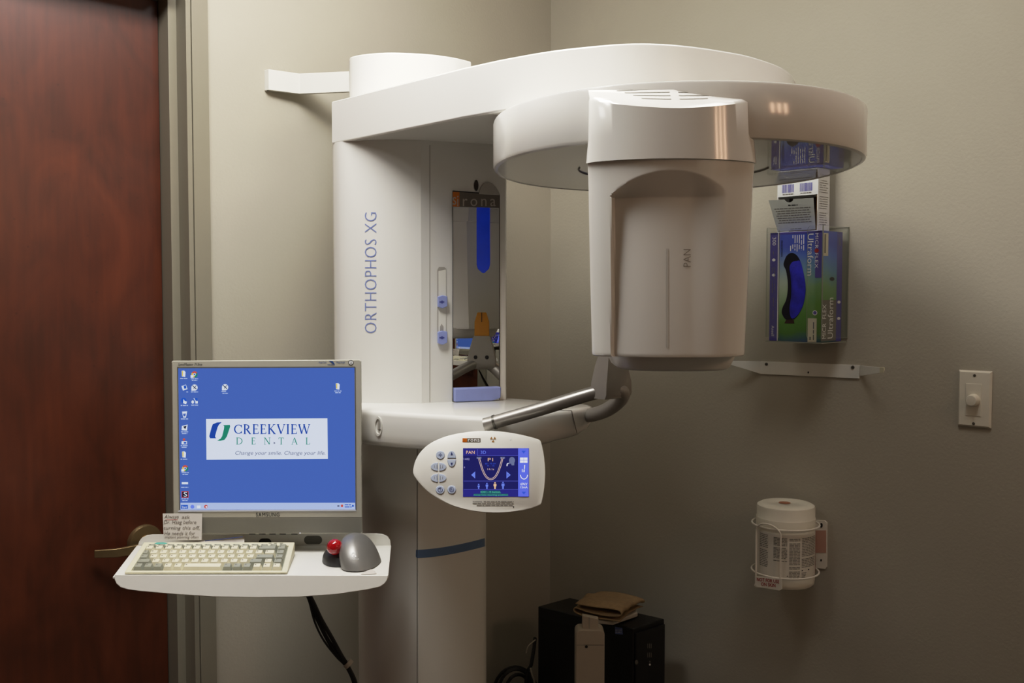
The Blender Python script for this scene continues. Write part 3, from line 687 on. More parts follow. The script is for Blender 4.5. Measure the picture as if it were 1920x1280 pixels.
for cx, sc, cm in ((880, 0.72, 'pan_blue'), (979, 0.85, 'pan_blue'), (1076, 0.95, 'pan_orange'), (1172, 1.0, 'pan_blue')):
    hh = 86 * sc; b_ = 808; t_ = b_ - hh
    m.disc(S2, cx, t_ + 9, 9, 9, cm, 12); m.shape(S2, [(cx - 18 * sc, t_ + 22), (cx + 18 * sc, t_ + 22), (cx + 18 * sc, t_ + hh * 0.6), (cx + 10 * sc, t_ + hh * 0.62), (cx + 9 * sc, b_), (cx - 9 * sc, b_), (cx - 10 * sc, t_ + hh * 0.62), (cx - 18 * sc, t_ + hh * 0.6)], cm)
m.rect(S2, 905, 828, 1140, 866, 'pan_green'); m.rect(S2, 820, 866, 1232, 892, 'pan_green')
m.text(S3, 'IO01 - R button,', 903, 832, 1146, 860, 'pan_gtext'); m.text(S3, 'move into starting position', 820, 872, 1232, 894, 'pan_gtext')
m.shape(S3, [(1394, 350), (1446, 350), (1420, 384)], 'pan_mid'); m.rect(S3, 1376, 432, 1466, 494, 'pan_white'); m.line(pz(0.0024), [(1421, 432), (1421, 494)], 4, 'pan_side'); m.line(pz(0.0024), [(1376, 463), (1466, 463)], 4, 'pan_side')
m.line(S3, [(1432, 520), (1428, 570)], 10, 'pan_white'); m.line(S3, [(1426, 576), (1424, 606)], 12, 'pan_white'); m.line(S3, [(1404, 572), (1404, 606)], 8, 'pan_white')
m.line(S3, [(1424 + 42 * math.cos(math.radians(a)), 640 + 50 * math.sin(math.radians(a))) for a in range(0, 181, 15)], 9, 'pan_white')
m.text(S3, '69kV', 1382, 734, 1464, 764, 'pan_white'); m.text(S3, '15mA', 1382, 774, 1466, 802, 'pan_white'); m.shape(S3, [(1396, 842), (1448, 842), (1422, 876)], 'pan_mid')
tag(m.build('panel_screen', pan, origin=ORG[mach.name], smooth=False), 'lit blue touch screen')
def button(cx, cy, rx, ry, kind):
    mm = MB(); b0 = pz(-0.0004)
    if kind == 'full': pts = [(cx + rx * math.cos(2 * math.pi * i / 28), cy + ry * math.sin(2 * math.pi * i / 28)) for i in range(28)]
    else:
        a0 = {'up': 180, 'down': 0, 'left': 90, 'right': -90}[kind]; pts = [(cx + rx * math.cos(math.radians(a0 + 180 * i / 18)), cy + ry * math.sin(math.radians(a0 + 180 * i / 18))) for i in range(19)]
    mx_ = sum(p[0] for p in pts) / len(pts); my_ = sum(p[1] for p in pts) / len(pts)
    mm.loft([[pz(0.0002)(mx_ + (x - mx_) * k_, my_ + (y - my_) * k_) - Vector((0, o_, 0)) for x, y in pts] for k_, o_ in ((1, 0), (0.97, 0.001), (0.9, 0.0016))], 'btn_blue')
    t = pz(0.0024)
    if kind in ('up', 'down'):
        s_ = 1 if kind == 'down' else -1; mm.shape(t, [(cx - 14, my_ - 14 * s_), (cx + 14, my_ - 14 * s_), (cx, my_ + 22 * s_)], 'btn_ink')
    elif kind == 'full' and cy < 500:
        for a in range(0, 360, 90): mm.shape(t, [(cx + 8 * math.cos(math.radians(a - 40)), cy + 8 * math.sin(math.radians(a - 40))), (cx + 28 * math.cos(math.radians(a)), cy + 28 * math.sin(math.radians(a))), (cx + 8 * math.cos(math.radians(a + 40)), cy + 8 * math.sin(math.radians(a + 40)))], 'btn_ink')
    elif kind == 'full':
        mm.line(t, [(cx + 26 * math.cos(math.radians(a)), cy + 26 * math.sin(math.radians(a))) for a in range(-30, 301, 15)], 6, 'btn_ink'); mm.text(t, 'T' if cx < 500 else 'R', cx - 12, cy - 14, cx + 12, cy + 14, 'btn_ink')
    else:
        s_ = 1 if kind == 'right' else -1
        for j in range(3): mm.line(t, [(cx + s_ * (14 + 14 * j), my_ - 24 + 4 * j), (cx + s_ * (12 + 14 * j), my_ + 24 - 4 * j)], 5, 'btn_ring' if j % 2 else 'print_grey')
    mm.build('button', pan, origin=ORG[mach.name], smooth=False)
button(420, 400, 52, 50, 'full'); button(556, 438, 52, 88, 'up'); button(556, 456, 52, 84, 'down')
button(392, 541, 86, 50, 'left'); button(406, 541, 86, 50, 'right'); button(392, 676, 86, 50, 'left'); button(406, 676, 86, 50, 'right')
button(418, 818, 52, 50, 'full'); button(556, 816, 52, 50, 'full')
m = MB(); m.tube([U(905, 850, YP + 0.028), U(905, 842, YP + 0.16)], 0.02, 'white_satin', n=16); m.build('panel_arm', mach)
# ================================================================ tray, monitor, keyboard, trackball
YT = 1.90
ztr = Hz(1022, YT)
tray = thing('keyboard_tray', 'white metal keyboard tray with a curved front apron below the flat monitor', 'tray', U(470, 1050, 1.8))
m = MB()
t0 = 0.004
pl = [onZ(x, y, ztr) for x, y in ((214, 1079), (727, 1083), (733, 1023), (258, 1021))]
fy = (pl[0].y + pl[1].y) / 2
for p in pl[:2]: p.y = fy
pl[2].y = pl[3].y = YT
m.loft([[p - EZ * t0 for p in pl], pl], 'white_paint')
shelf = m.build('shelf', tray, bevel=0.001)
ap = [(214.5, 1077), (214.5, 1086), (218, 1094), (226, 1101), (240, 1105), (262, 1108), (330, 1114), (400, 1118.5), (480, 1120), (560, 1119), (630, 1114), (690, 1105), (712, 1100), (721, 1094), (726, 1087), (727.5, 1078)]
m = MB(); m.slab([U(x, y, fy - 0.003 - (y - 1077) / 43 * 0.009) for x, y in ap], (0, 0.0035, -0.001), 'white_paint'); m.build('front_apron', tray, bevel=0.0012)
lipp = [(258, 1022), (261, 1014), (266, 1008), (275, 1003.5), (285, 1002), (705, 1000), (718, 1001.5), (727, 1006), (731.5, 1013), (733, 1023)]
m = MB(); m.slab([U(x, y, YT) for x, y in lipp], (0, 0.004, 0), 'white_paint')
lm = lambda x, y: U(x, y, YT - 0.0006)
for cx, w_ in ((587, 17), (497, 12)): m.poly([lm(cx + (w_ - 8) * math.copysign(1, math.cos(a)) + 8 * math.cos(a), (1012 if w_ > 15 else 1017) + 8 * math.sin(a)) for a in [2 * math.pi * i / 24 + 0.01 for i in range(24)]], 'bezel_dark' if w_ > 15 else 'dark')
m.build('back_lip', tray, bevel=0.001)
m = MB(); pa = U(640, 960, YT + 0.03); pb = Vector((*PL(690, 2.05), pa.z))
m.box(Vector((0, 0, 0)), EX, EY, EZ, (U(420, 900, YT).x, U(650, 900, YT).x), (YT + 0.062, YT + 0.068), (ztr - 0.004, ztr + 0.13), 'steel')
m.box(Vector((0, 0, 0)), EX, EY, EZ, (U(420, 900, YT).x, U(650, 900, YT).x), (YT, YT + 0.068), (ztr - 0.004, ztr), 'steel')
m.tube([Vector((U(560, 900, YT).x, YT + 0.088, ztr + 0.09)), Vector((U(610, 900, YT).x, YT + 0.12, ztr + 0.09)), Vector((*PL(645, 2.12), ztr + 0.09))], 0.018, 'steel')
m.build('support_arm', tray, bevel=0.001)
# monitor
YM = 1.84
mon = thing('computer_monitor', 'square silver flat screen monitor showing a blue desktop behind the keyboard', 'monitor', U(500, 1003, YM + 0.02))
mo = lambda o=0.0: (lambda x, y: U(x, y, YM - o))
outer = [(321.5, 676), (677.5, 674), (680, 1000), (325, 1001.5)]
inner = [(334, 690), (664.5, 689), (666.5, 955.5), (338, 956.5)]
def rr_(pts, k):                                # lens order outline with rounded corners
    cx = sum(p[0] for p in pts) / 4; cy = sum(p[1] for p in pts) / 4; o_ = []
    for i, (x, y) in enumerate(pts):
        a = pts[i - 1]; b = pts[(i + 1) % 4]
        for q_, s_ in ((a, 1), (b, 0)):
            L = math.hypot(q_[0] - x, q_[1] - y); o_.append((x + (q_[0] - x) * k / L, y + (q_[1] - y) * k / L))
    return o_
m = MB()
oo = rr_(outer, 2.5); ii = rr_(inner, 0.5)
L0 = [mo(-0.004)(x, y) for x, y in oo]; L1 = [mo(0)(500 + (x - 500) * 0.992, 838 + (y - 838) * 0.992) for x, y in oo]
L2 = [mo(0)(500 + (x - 500) * 1.012, 823 + (y - 823) * 1.012) for x, y in ii]; L3 = [mo(-0.004)(x, y) for x, y in ii]
Lb = [mo(-0.022)(500 + (x - 500) * 0.98, 838 + (y - 838) * 0.975) for x, y in oo]; Lc = [mo(-0.035)(500 + (x - 500) * 0.8, 838 + (y - 838) * 0.8) for x, y in oo]
m.loft([Lc, Lb, L0, L1, L2, L3], 'bezel_silver', cap1=False)
q = mo(0.0006)
m.line(q, [(333, 689), (665.5, 688)], 2.2, 'bezel_dark'); m.line(q, [(332.8, 688), (336.8, 957)], 1.6, 'bezel_dark'); m.line(q, [(665.8, 688), (667.6, 956)], 1.6, 'bezel_dark')
m.shape(mo(0.0014), [(336, 956), (666.5, 954.8), (668.5, 957.4), (333, 958.8)], 'bezel_lip')
m.text(q, 'SyncMaster 713ne', 334, 680.5, 379, 686.5, 'print_black', shear=0.15)
m.text(q, 'MagicTune', 598, 677.6, 612, 681.6, 'print_blue'); m.text(q, 'MagicBright', 631, 677.6, 647, 681.6, 'print_blue')
m.shape(q, [(616, 676), (624, 677), (628, 683), (624, 682), (620, 678.5)], 'print_blue'); m.line(q, [(614, 683.2), (628, 684.2)], 0.9, 'print_blue')
m.disc(q, 658, 679.5, 4.8, 4.8, 'print_black', 20); m.disc(mo(0.001), 658, 679.5, 3.8, 3.8, 'print_white', 20); m.text(mo(0.0014), '2', 656.6, 677.4, 659.4, 681.6, 'print_black')
m.text(q, 'SAMSUNG', 480, 960.8, 524, 968, 'print_black', spacing=1.15)
m.line(mo(0.0004), [(325, 970.5), (679, 969.8)], 1.0, 'bezel_dark')
for i in range(38): m.line(mo(0.0005), [(380 if False else 326, 972.2 + i * 0.72), (678.4, 971.6 + i * 0.72)], 0.28, 'bezel_dark')
for x in (473, 492, 511, 530, 552): m.rect(mo(0.0006), x - 6, 1000.2, x + 6, 1001.8, 'dark')
bz = m.build('bezel', mon, smooth=True, angle=20)
m = MB(); m.disc(mo(0.001), 562.5, 999, 1.2, 1.2, 'pan_white', 8); m.build('power_light', mon, smooth=False)
# picture on the screen
ms = [mo(o_) for o_ in (-0.0035, -0.0031, -0.0027, -0.0023, -0.0019)]
zz = 3.5553
def zc_(o_): return lambda x, y: ms[o_](300 + x / zz, 660 + y / zz)
s0, s1, s2, s3 = zc_(0), zc_(1), zc_(2), zc_(3)
m = MB(); m.poly([mo(-0.0038)(x, y) for x, y in inner], 'scr_blue')
m.shape(s1, [(137, 1003), (1300, 1003), (1302, 1048), (137, 1050)], 'scr_bar')
m.shape(s1, [(307, 445), (1116, 441), (1119, 710), (310, 717)], 'scr_panel')
# two leaf marks
m.shape(s2, [(412, 466), (380, 468), (352, 480), (344, 500), (328, 560), (334, 574), (376, 574), (368, 566), (368, 556), (384, 500), (394, 482)], 'scr_logo_blue')
m.shape(s2, [(420, 486), (466, 484), (468, 496), (446, 562), (430, 584), (400, 591), (380, 590), (404, 576), (414, 560), (426, 512), (428, 494)], 'scr_green')
SER = {'C': (0.86, [('arc', 0.48, 0.5, 0.42, 0.46, 42, 318)], [(0.8, 0.66, 0.8, 0.98), (0.8, 0.05, 0.8, 0.3)]),
 'R': (0.86, [('v', 0.17), ('arc', 0.3, 0.74, 0.3, 0.24, 90, -90), ('t', 0.17, 0.98, 0.32, 0.98), ('t', 0.17, 0.5, 0.32, 0.5), ('d', 0.36, 0.5, 0.74, 0.0)], [(0.04, 1, 0.3, 1), (0.04, 0, 0.32, 0), (0.62, 0, 0.86, 0)]),
 'E': (0.7, [('v', 0.17), ('t', 0.1, 0.98, 0.6, 0.98), ('t', 0.17, 0.52, 0.5, 0.52), ('t', 0.1, 0.02, 0.64, 0.02)], [(0.04, 1, 0.3, 1), (0.04, 0, 0.3, 0), (0.6, 1, 0.6, 0.78), (0.5, 0.6, 0.5, 0.44), (0.64, 0, 0.64, 0.22)]),
 'K': (0.88, [('v', 0.17), ('t', 0.22, 0.46, 0.7, 1.0), ('d', 0.32, 0.56, 0.76, 0.0)], [(0.04, 1, 0.3, 1), (0.04, 0, 0.3, 0), (0.56, 1, 0.84, 1), (0.62, 0, 0.9, 0)]),
 'V': (0.88, [('d', 0.1, 1, 0.46, 0), ('t', 0.46, 0.02, 0.8, 1)], [(0.0, 1, 0.26, 1), (0.68, 1, 0.92, 1)]),
 'I': (0.36, [('v', 0.18)], [(0.04, 1, 0.32, 1), (0.04, 0, 0.32, 0)]),
 'W': (1.26, [('d', 0.08, 1, 0.38, 0), ('t', 0.38, 0.02, 0.64, 1), ('d', 0.6, 1, 0.9, 0), ('t', 0.9, 0.02, 1.18, 1)], [(0, 1, 0.24, 1), (0.52, 1, 0.74, 1), (1.06, 1, 1.28, 1)]),
 'D': (0.92, [('v', 0.17), ('arc', 0.36, 0.5, 0.46, 0.48, 90, -90), ('t', 0.1, 0.98, 0.38, 0.98), ('t', 0.1, 0.02, 0.38, 0.02)], [(0.04, 1, 0.24, 1), (0.04, 0, 0.24, 0)]),
 'N': (0.94, [('t', 0.15, 0, 0.15, 1), ('d', 0.15, 1, 0.78, 0), ('t', 0.78, 0, 0.78, 1)], [(0, 1, 0.2, 1), (0.02, 0, 0.3, 0), (0.64, 1, 0.92, 1)]),
 'T': (0.8, [('v', 0.4), ('t', 0.04, 0.98, 0.76, 0.98)], [(0.24, 0, 0.56, 0), (0.04, 1, 0.04, 0.76), (0.76, 1, 0.76, 0.76)]),
 'A': (0.9, [('t', 0.1, 0, 0.42, 1), ('d', 0.42, 1, 0.78, 0), ('t', 0.24, 0.36, 0.62, 0.36)], [(0, 0, 0.24, 0), (0.64, 0, 0.92, 0)]),
 'L': (0.7, [('v', 0.17), ('t', 0.1, 0.02, 0.62, 0.02)], [(0.04, 1, 0.3, 1), (0.04, 0, 0.3, 0), (0.62, 0, 0.62, 0.24)])}
def serif(mb, mp, word, x0, y0, x1, y1, mm, thick=0.13, thin=0.05, gap=0.12):
    tot = sum(SER[c][0] for c in word) + gap * (len(word) - 1); kx = (x1 - x0) / tot; H = y1 - y0; x = 0
    for c in word:
        wd, st, sf = SER[c]
        P = lambda a, b: (x0 + (x + a) * kx, y1 - b * H)
        for s_ in st:
            if s_[0] == 'v': mb.line(mp, [P(s_[1], 0), P(s_[1], 1)], thick * H, mm)
            elif s_[0] == 'd': mb.line(mp, [P(s_[1], s_[2]), P(s_[3], s_[4])], thick * H, mm)
            elif s_[0] == 't': mb.line(mp, [P(s_[1], s_[2]), P(s_[3], s_[4])], thin * H, mm)
            else:
                _, cx, cy, ax_, ay_, a0, a1 = s_; n = 18; A_ = [math.radians(a0 + (a1 - a0) * i / n) for i in range(n + 1)]
                for u0, u1 in zip(A_[:-1], A_[1:]):
                    w_ = thin + (thick - thin) * abs(math.cos((u0 + u1) / 2)) ** 1.2; mb.line(mp, [P(cx + ax_ * math.cos(u0), cy + ay_ * math.sin(u0)), P(cx + ax_ * math.cos(u1), cy + ay_ * math.sin(u1))], w_ * H, mm)
        for a, b, c2, d in sf: mb.line(mp, [P(a, b), P(c2, d)], thin * H * 0.9, mm)
        x += wd + gap
serif(m, s2, 'CREEKVIEW', 494, 482, 1000, 544, 'scr_logo_blue', thick=0.155, thin=0.07)
for c, x in zip('DENTAL', (506, 608, 692, 790, 876, 970)): serif(m, s2, c, x, 570, x + {'D': 46, 'E': 30, 'N': 46, 'T': 36, 'A': 42, 'L': 32}[c], 614, 'scr_green', thick=0.135, thin=0.065)
m.text(s2, 'Change your smile. Change your life.', 502, 658, 1102, 692, 'scr_grey', shear=0.22)
m.shape(s3, [(758, 596), (758, 612), (770, 606)], 'scr_grey')
rr = random.Random(11)
def icon(cx, cy, kind, lines=1):
    if kind == 'folder': m.shape(s1, [(cx - 14, cy - 22), (cx + 2, cy - 24), (cx + 12, cy - 14), (cx + 10, cy + 20), (cx - 12, cy + 16)], 'scr_icon'); m.shape(s2, [(cx - 12, cy - 20), (cx - 4, cy - 21), (cx - 4, cy + 14), (cx - 11, cy + 12)], 'scr_yellow')
    elif kind == 'chrome':
        for k_, cm in enumerate(('scr_red', 'scr_green', 'scr_yellow')):
            a0 = -150 + 120 * k_; m.poly([s1(cx, cy)] + [s1(cx + 21 * math.cos(math.radians(a0 + 120 * i / 8)), cy + 21 * math.sin(math.radians(a0 + 120 * i / 8))) for i in range(9)], cm)
        m.disc(s2, cx, cy, 9, 9, 'scr_icon', 14); m.disc(s3, cx, cy, 6, 6, 'scr_icon_blue', 12)
        m.rect(s2, cx - 26, cy + 6, cx - 8, cy + 22, 'scr_icon')
    elif kind == 'pc': m.shape(s1, [(cx - 20, cy - 10), (cx + 10, cy - 20), (cx + 20, cy + 10), (cx - 10, cy + 20)], 'scr_icon'); m.shape(s2, [(cx - 6, cy - 12), (cx + 10, cy - 16), (cx + 14, cy + 6), (cx - 2, cy + 8)], 'scr_icon_blue')
    elif kind == 'net': m.disc(s1, cx - 4, cy - 4, 18, 18, 'scr_icon_blue', 18); m.shape(s2, [(cx - 6, cy - 14), (cx + 4, cy), (cx + 18, cy + 4), (cx + 12, cy + 20), (cx - 8, cy + 14)], 'scr_icon')
    elif kind == 'bin': m.shape(s1, [(cx - 16, cy - 20), (cx + 18, cy - 22), (cx + 10, cy + 20), (cx - 8, cy + 20)], 'scr_icon'); m.shape(s2, [(cx - 10, cy - 6), (cx + 10, cy - 8), (cx + 6, cy + 12), (cx - 6, cy + 12)], 'scr_blue')
    elif kind == 'cad': m.disc(s1, cx, cy, 21, 21, 'scr_icon', 20); m.line(s2, [(cx - 14, cy - 14), (cx + 12, cy + 10)], 5, 'scr_black'); m.line(s2, [(cx + 12, cy - 14), (cx - 10, cy + 12)], 4, 'scr_black'); m.rect(s3, cx - 21, cy + 6, cx - 6, cy + 21, 'scr_icon')
    elif kind == 'tri': m.shape(s1, [(cx - 20, cy + 18), (cx - 18, cy - 10), (cx + 20, cy - 20), (cx + 16, cy + 20)], 'scr_icon'); m.shape(s2, [(cx - 10, cy - 6), (cx + 14, cy - 12), (cx + 4, cy + 12)], 'scr_black')
    elif kind == 'ppl': m.disc(s1, cx - 2, cy - 12, 8, 9, 'scr_red', 12); m.rect(s1, cx - 18, cy, cx + 18, cy + 20, 'scr_icon'); m.rect(s2, cx - 4, cy + 4, cx + 14, cy + 16, 'scr_icon_blue')
    elif kind == 'bar': m.rect(s1, cx - 20, cy - 6, cx + 22, cy + 8, 'scr_icon')
    elif kind == 'S': m.rect(s1, cx - 22, cy - 22, cx + 24, cy + 22, 'scr_red'); m.rect(s2, cx - 18, cy - 18, cx + 20, cy + 18, 'scr_black'); m.text(s3, 'S', cx - 9, cy - 16, cx + 15, cy + 14, 'scr_icon')
    elif kind == 'shape': m.disc(s1, cx - 14, cy + 8, 9, 11, 'scr_icon', 14); m.rect(s1, cx - 2, cy - 18, cx + 18, cy - 4, 'scr_icon_blue'); m.rect(s1, cx + 4, cy + 2, cx + 20, cy + 18, 'scr_icon'); m.line(s2, [(cx - 6, cy - 18), (cx + 12, cy + 16)], 4, 'scr_icon')
    for j in range(lines): m.words(s1, cx - 24 + 6 * j, cx + 24 - 6 * j, cy + 26 + 11 * j, 6, 'scr_bar', rnd=rr)
for a in ((158, 146, 'folder', 1), (230, 148, 'chrome', 2), (163, 236, 'pc', 1), (230, 236, 'cad', 1), (162, 326, 'net', 1), (232, 324, 'shape', 2), (163, 416, 'bin', 1), (164, 502, 'tri', 2), (162, 594, 'ppl', 2), (161, 684, 'folder', 1), (168, 774, 'chrome', 2), (165, 872, 'bar', 1), (166, 948, 'S', 2), (434, 234, 'cad', 2), (1186, 230, 'folder', 2)): icon(*a)
m.rect(s2, 140, 1018, 186, 1044, 'scr_icon_blue'); m.text(s3, 'Start', 147, 1024, 180, 1040, 'scr_icon')
m.disc(s2, 216, 1030, 13, 13, 'pan_blue', 14); m.rect(s2, 246, 1022, 270, 1040, 'scr_icon'); m.disc(s2, 306, 1029, 12, 12, 'scr_red', 14); m.disc(s3, 309, 1031, 6, 6, 'scr_icon', 10)
m.words(s2, 1232, 1276, 1014, 6, 'scr_icon_blue', rnd=rr); m.words(s2, 1232, 1278, 1028, 6, 'scr_icon_blue', rnd=rr); m.rect(s2, 1206, 1016, 1220, 1032, 'scr_red'); m.rect(s2, 1182, 1020, 1196, 1030, 'scr_grey'); m.rect(s2, 1280, 1018, 1292, 1030, 'scr_icon_blue')
tag(m.build('screen', mon, smooth=False), 'blue desktop with a white dental practice logo')
m = MB(); m.box(Vector((0, 0, 0)), EX, EY, EZ, (U(440, 900, YM).x, U(560, 900, YM).x), (YM + 0.034, YT + 0.0615), (ztr + 0.04, ztr + 0.12), 'bezel_dark')
m.build('mounting_plate', mon, bevel=0.003)
# handwritten card
m = MB(); Q = [(305, 962.5), (379, 962.5), (378, 1012), (307, 1011.5)]
cy0, cy1 = YM - 0.004, YM - 0.014
def nm_(x, y, o=0.0): return U(x, y, cy0 + (cy1 - cy0) * (y - 962) / 50 - o)
m.slab([nm_(*p) for p in Q], (0, 0.0006, 0), 'paper')
NL = lambda x, y: nm_(x, y, 0.0006)
m.text(NL, 'Always', 308, 965, 335, 973.5, 'ink', shear=0.2); m.text(NL, 'ask', 341, 966, 356, 972, 'ink', shear=0.2); m.line(NL, [(310, 974.2), (333, 974)], 0.8, 'print_red')
for s_, x0, y0, x1, y1 in (('Dr. Haag before', 307, 975, 368, 984), ('turning this off,', 307, 986, 374, 994.5), ('He needs it for', 308, 996, 366, 1003), ('implant planning often', 309, 1004, 372, 1010.5)): m.text(NL, s_, x0, y0, x1, y1, 'ink', shear=0.2)
tag(m.build('note_card', smooth=False), 'small white handwritten note card propped against the monitor corner', 'note')
m = MB(); zp = ztr + 0.003
m.slab([U(352, 1017, 1.838), U(458, 1018.5, 1.838), U(458, 1004.5, 1.85), U(400, 1011.5, 1.85), U(376, 1014.5, 1.848)], (0, 0.001, 0.0006), 'paper')
m.line(lambda x, y: U(x, y, 1.84) , [(384, 1013.8), (455, 1006)], 1.6, 'paper_blue')
tag(m.build('paper_leaflet', smooth=False), 'white folded paper sheets tucked behind the keyboard', 'paper')
# keyboard
kbt = thing('keyboard', 'compact cream computer keyboard with grey side keys lying on the tray', 'keyboard', U(395, 1072, 1.75))
K = [EZ * 0.0016 + U(233.5, 1073.5, fy + 0.012), EZ * 0.0016 + U(538.5, 1073.5, fy + 0.014), EZ * 0.0016 + U(552.5, 1017.5, 1.825), EZ * 0.0016 + U(270, 1017.5, 1.825)]   # FL FR BR BL
KN = (K[1] - K[0]).cross(K[3] - K[0]).normalized()
def kb(s, t, o=0.0): return (K[3].lerp(K[2], s)).lerp(K[0].lerp(K[1], s), t) + KN * o      # t=0 back, t=1 front
zk = ztr + 0.0015
m = MB(); top = [kb(0, 0), kb(1, 0), kb(1, 1), kb(0, 1)]
ins = [kb(0.035, 0.115), kb(0.965, 0.115), kb(0.965, 0.955), kb(0.035, 0.955)]; dp = [p - KN * 0.004 for p in ins]
m.loft([[Vector((p.x, p.y, zk)) for p in top], [p - KN * 0.0015 for p in top], top, ins, dp], 'kb_case', cap0=True, cap1=True, m1='kb_grey')
kq = lambda x, y: kb(x, y, 0.0006)
m.shape(kq, [(0.075, 0.06), (0.09, 0.02), (0.13, 0.015), (0.165, 0.045), (0.15, 0.085), (0.1, 0.09)], 'teal')
for x in (0.83, 0.865, 0.905): m.rect(kq, x, 0.035, x + 0.02, 0.06, 'kb_grey')
case = m.build('case', kbt, bevel=0.0012, angle=30)
def key(s0_, t0_, s1_, t1_, mm, h=0.0052):
    g = 0.0022; s0_ += g; s1_ -= g; t0_ += 0.008; t1_ -= 0.008; ds = min(0.009, (s1_ - s0_) * 0.2); dt_ = (t1_ - t0_) * 0.16
    k_ = MB(); k_.loft([[kb(a, b, o) for a, b in ((s0_, t0_), (s1_, t0_), (s1_, t1_), (s0_, t1_))] for o in (-0.0038,)] + [[kb(a, b, h) for a, b in ((s0_ + ds, t0_ + dt_ * 0.4), (s1_ - ds, t0_ + dt_ * 0.4), (s1_ - ds, t1_ - dt_), (s0_ + ds, t1_ - dt_))]], mm)
    k_.rect(lambda x, y: kb(x, y, h + 0.0003), s0_ + ds * 1.6, t0_ + dt_ * 1.5, s0_ + ds * 1.6 + min(0.008, (s1_ - s0_) * 0.2), t0_ + dt_ * 1.5 + 0.025, 'print_grey')
    k_.build('key', kbt, smooth=False)
Lx, Rx = 0.04, 0.96
u = (Rx - Lx) / 15.0
rows = [(0.12, 0.2, [(1, 'g')] * 15),
        (0.2, 0.355, [(1, 'c')] * 12 + [(2, 'g'), (1, 'g')]),
        (0.355, 0.505, [(0.75, 'g')] + [(1, 'c')] * 11 + [(1, 'c'), (1.25, 'c'), (1, 'g')]),
        (0.505, 0.65, [(1, 'g')] + [(1, 'c')] * 11 + [(2, 'g'), (1, 'g')]),
        (0.65, 0.8, [(1.5, 'g')] + [(1, 'c')] * 10 + [(1.5, 'g'), (1, 'c'), (1, 'g')]),
        (0.8, 0.95, [(1, 'g'), (1, 'g'), (1, 'g'), (1, 'c'), (1, 'c'), (4, 'c'), (1, 'g'), (1, 'g'), (1, 'g'), (1, 'c'), (1, 'c'), (1, 'c')])]
for t0_, t1_, ks in rows:
    x = Lx; tot = sum(k_[0] for k_ in ks); uu = (Rx - Lx) / tot
    for wd, cc in ks: key(x, t0_, x + wd * uu, t1_, 'kb_grey' if cc == 'g' else 'kb_key', 0.0035 if t0_ < 0.19 else 0.0052); x += wd * uu
# trackball mouse
mb_c = onZ(672, 1074, ztr)
mus = thing('trackball_mouse', 'silver trackball mouse with a red ball on the right end of the tray', 'mouse', (mb_c.x, mb_c.y, ztr))
def egg(mb, c, hx, hy, hz, yaw, tilt, m_, nz=14, na=36, cut=0.0, taper=0.25, lean=0.0):
    ca, sa = math.cos(yaw), math.sin(yaw); loops = []
    for j in range(nz + 1):
        f = j / nz; zz_ = math.sin(f * math.pi / 2); rr2 = math.cos(f * math.pi / 2) ** 0.75
        if j == nz: rr2 = 0.02
        L = []
        for i in range(na):
            a = 2 * math.pi * i / na; e = 0.85
            x = hx * rr2 * math.copysign(abs(math.cos(a)) ** e, math.cos(a)) * (1 + taper * math.sin(a)) + lean * zz_; y = hy * rr2 * math.copysign(abs(math.sin(a)) ** e, math.sin(a)) + tilt * zz_
            L.append(c + Vector((x * ca - y * sa, x * sa + y * ca, hz * zz_)))
        loops.append(L)
    mb.loft(loops, m_)
m = MB(); egg(m, Vector((U(675, 1060, 1.75).x, 1.762, ztr + 0.002)), 0.0325, 0.052, 0.049, math.radians(-8), 0.016, 'mouse_silver', taper=0.04, lean=-0.020)
mq = lambda x, y: U(x, y, 1.706)
mbd = m.build('body', mus, angle=60)
dg = bpy.context.evaluated_depsgraph_get(); dg.update()
def onmouse(px, py, off=0.0006):
    d = ray(px, py).normalized(); ok, loc, nor, idx = mbd.ray_cast(CAM - ORG[mus.name], d)
    return (loc + ORG[mus.name] - d * off) if ok else U(px, py, 1.72)
m = MB(); m.line(onmouse, [(663 + 4 * math.cos(math.radians(a)), 1040 + 4.5 * math.sin(math.radians(a))) for a in range(40, 320, 20)], 1.5, 'print_white'); m.line(onmouse, [(663, 1041), (667, 1041), (667, 1044)], 1.4, 'print_white')
m.text(onmouse, 'Logitech', 657, 1046.5, 673, 1049, 'print_white'); m.build('emblem', mbd, origin=ORG[mus.name], smooth=False)
m = MB(); egg(m, Vector((U(634, 1050, 1.76).x, 1.778, ztr + 0.001)), 0.031, 0.036, 0.028, math.radians(10), 0.0, 'mouse_dark'); m.build('thumb_rest', mus, angle=60)
bc_ = U(627.5, 1025, 1.752); r_ = 0.0143
m = MB(); m.lathe(bc_, EX, EY, EZ, [(r_ * math.sin(math.pi * j / 20), -r_ * math.cos(math.pi * j / 20)) for j in range(21)], 'red_ball', n=36); m.build('trackball', mus, angle=80)
m = MB(); m.slab([onZ(x, y, ztr + 0.0012) for x, y in ((676, 1076), (694, 1066), (703, 1070), (706, 1074.5), (700, 1075.5))], (0, 0, -0.0004), 'paper'); m.build('paper_tag', mus, smooth=False)
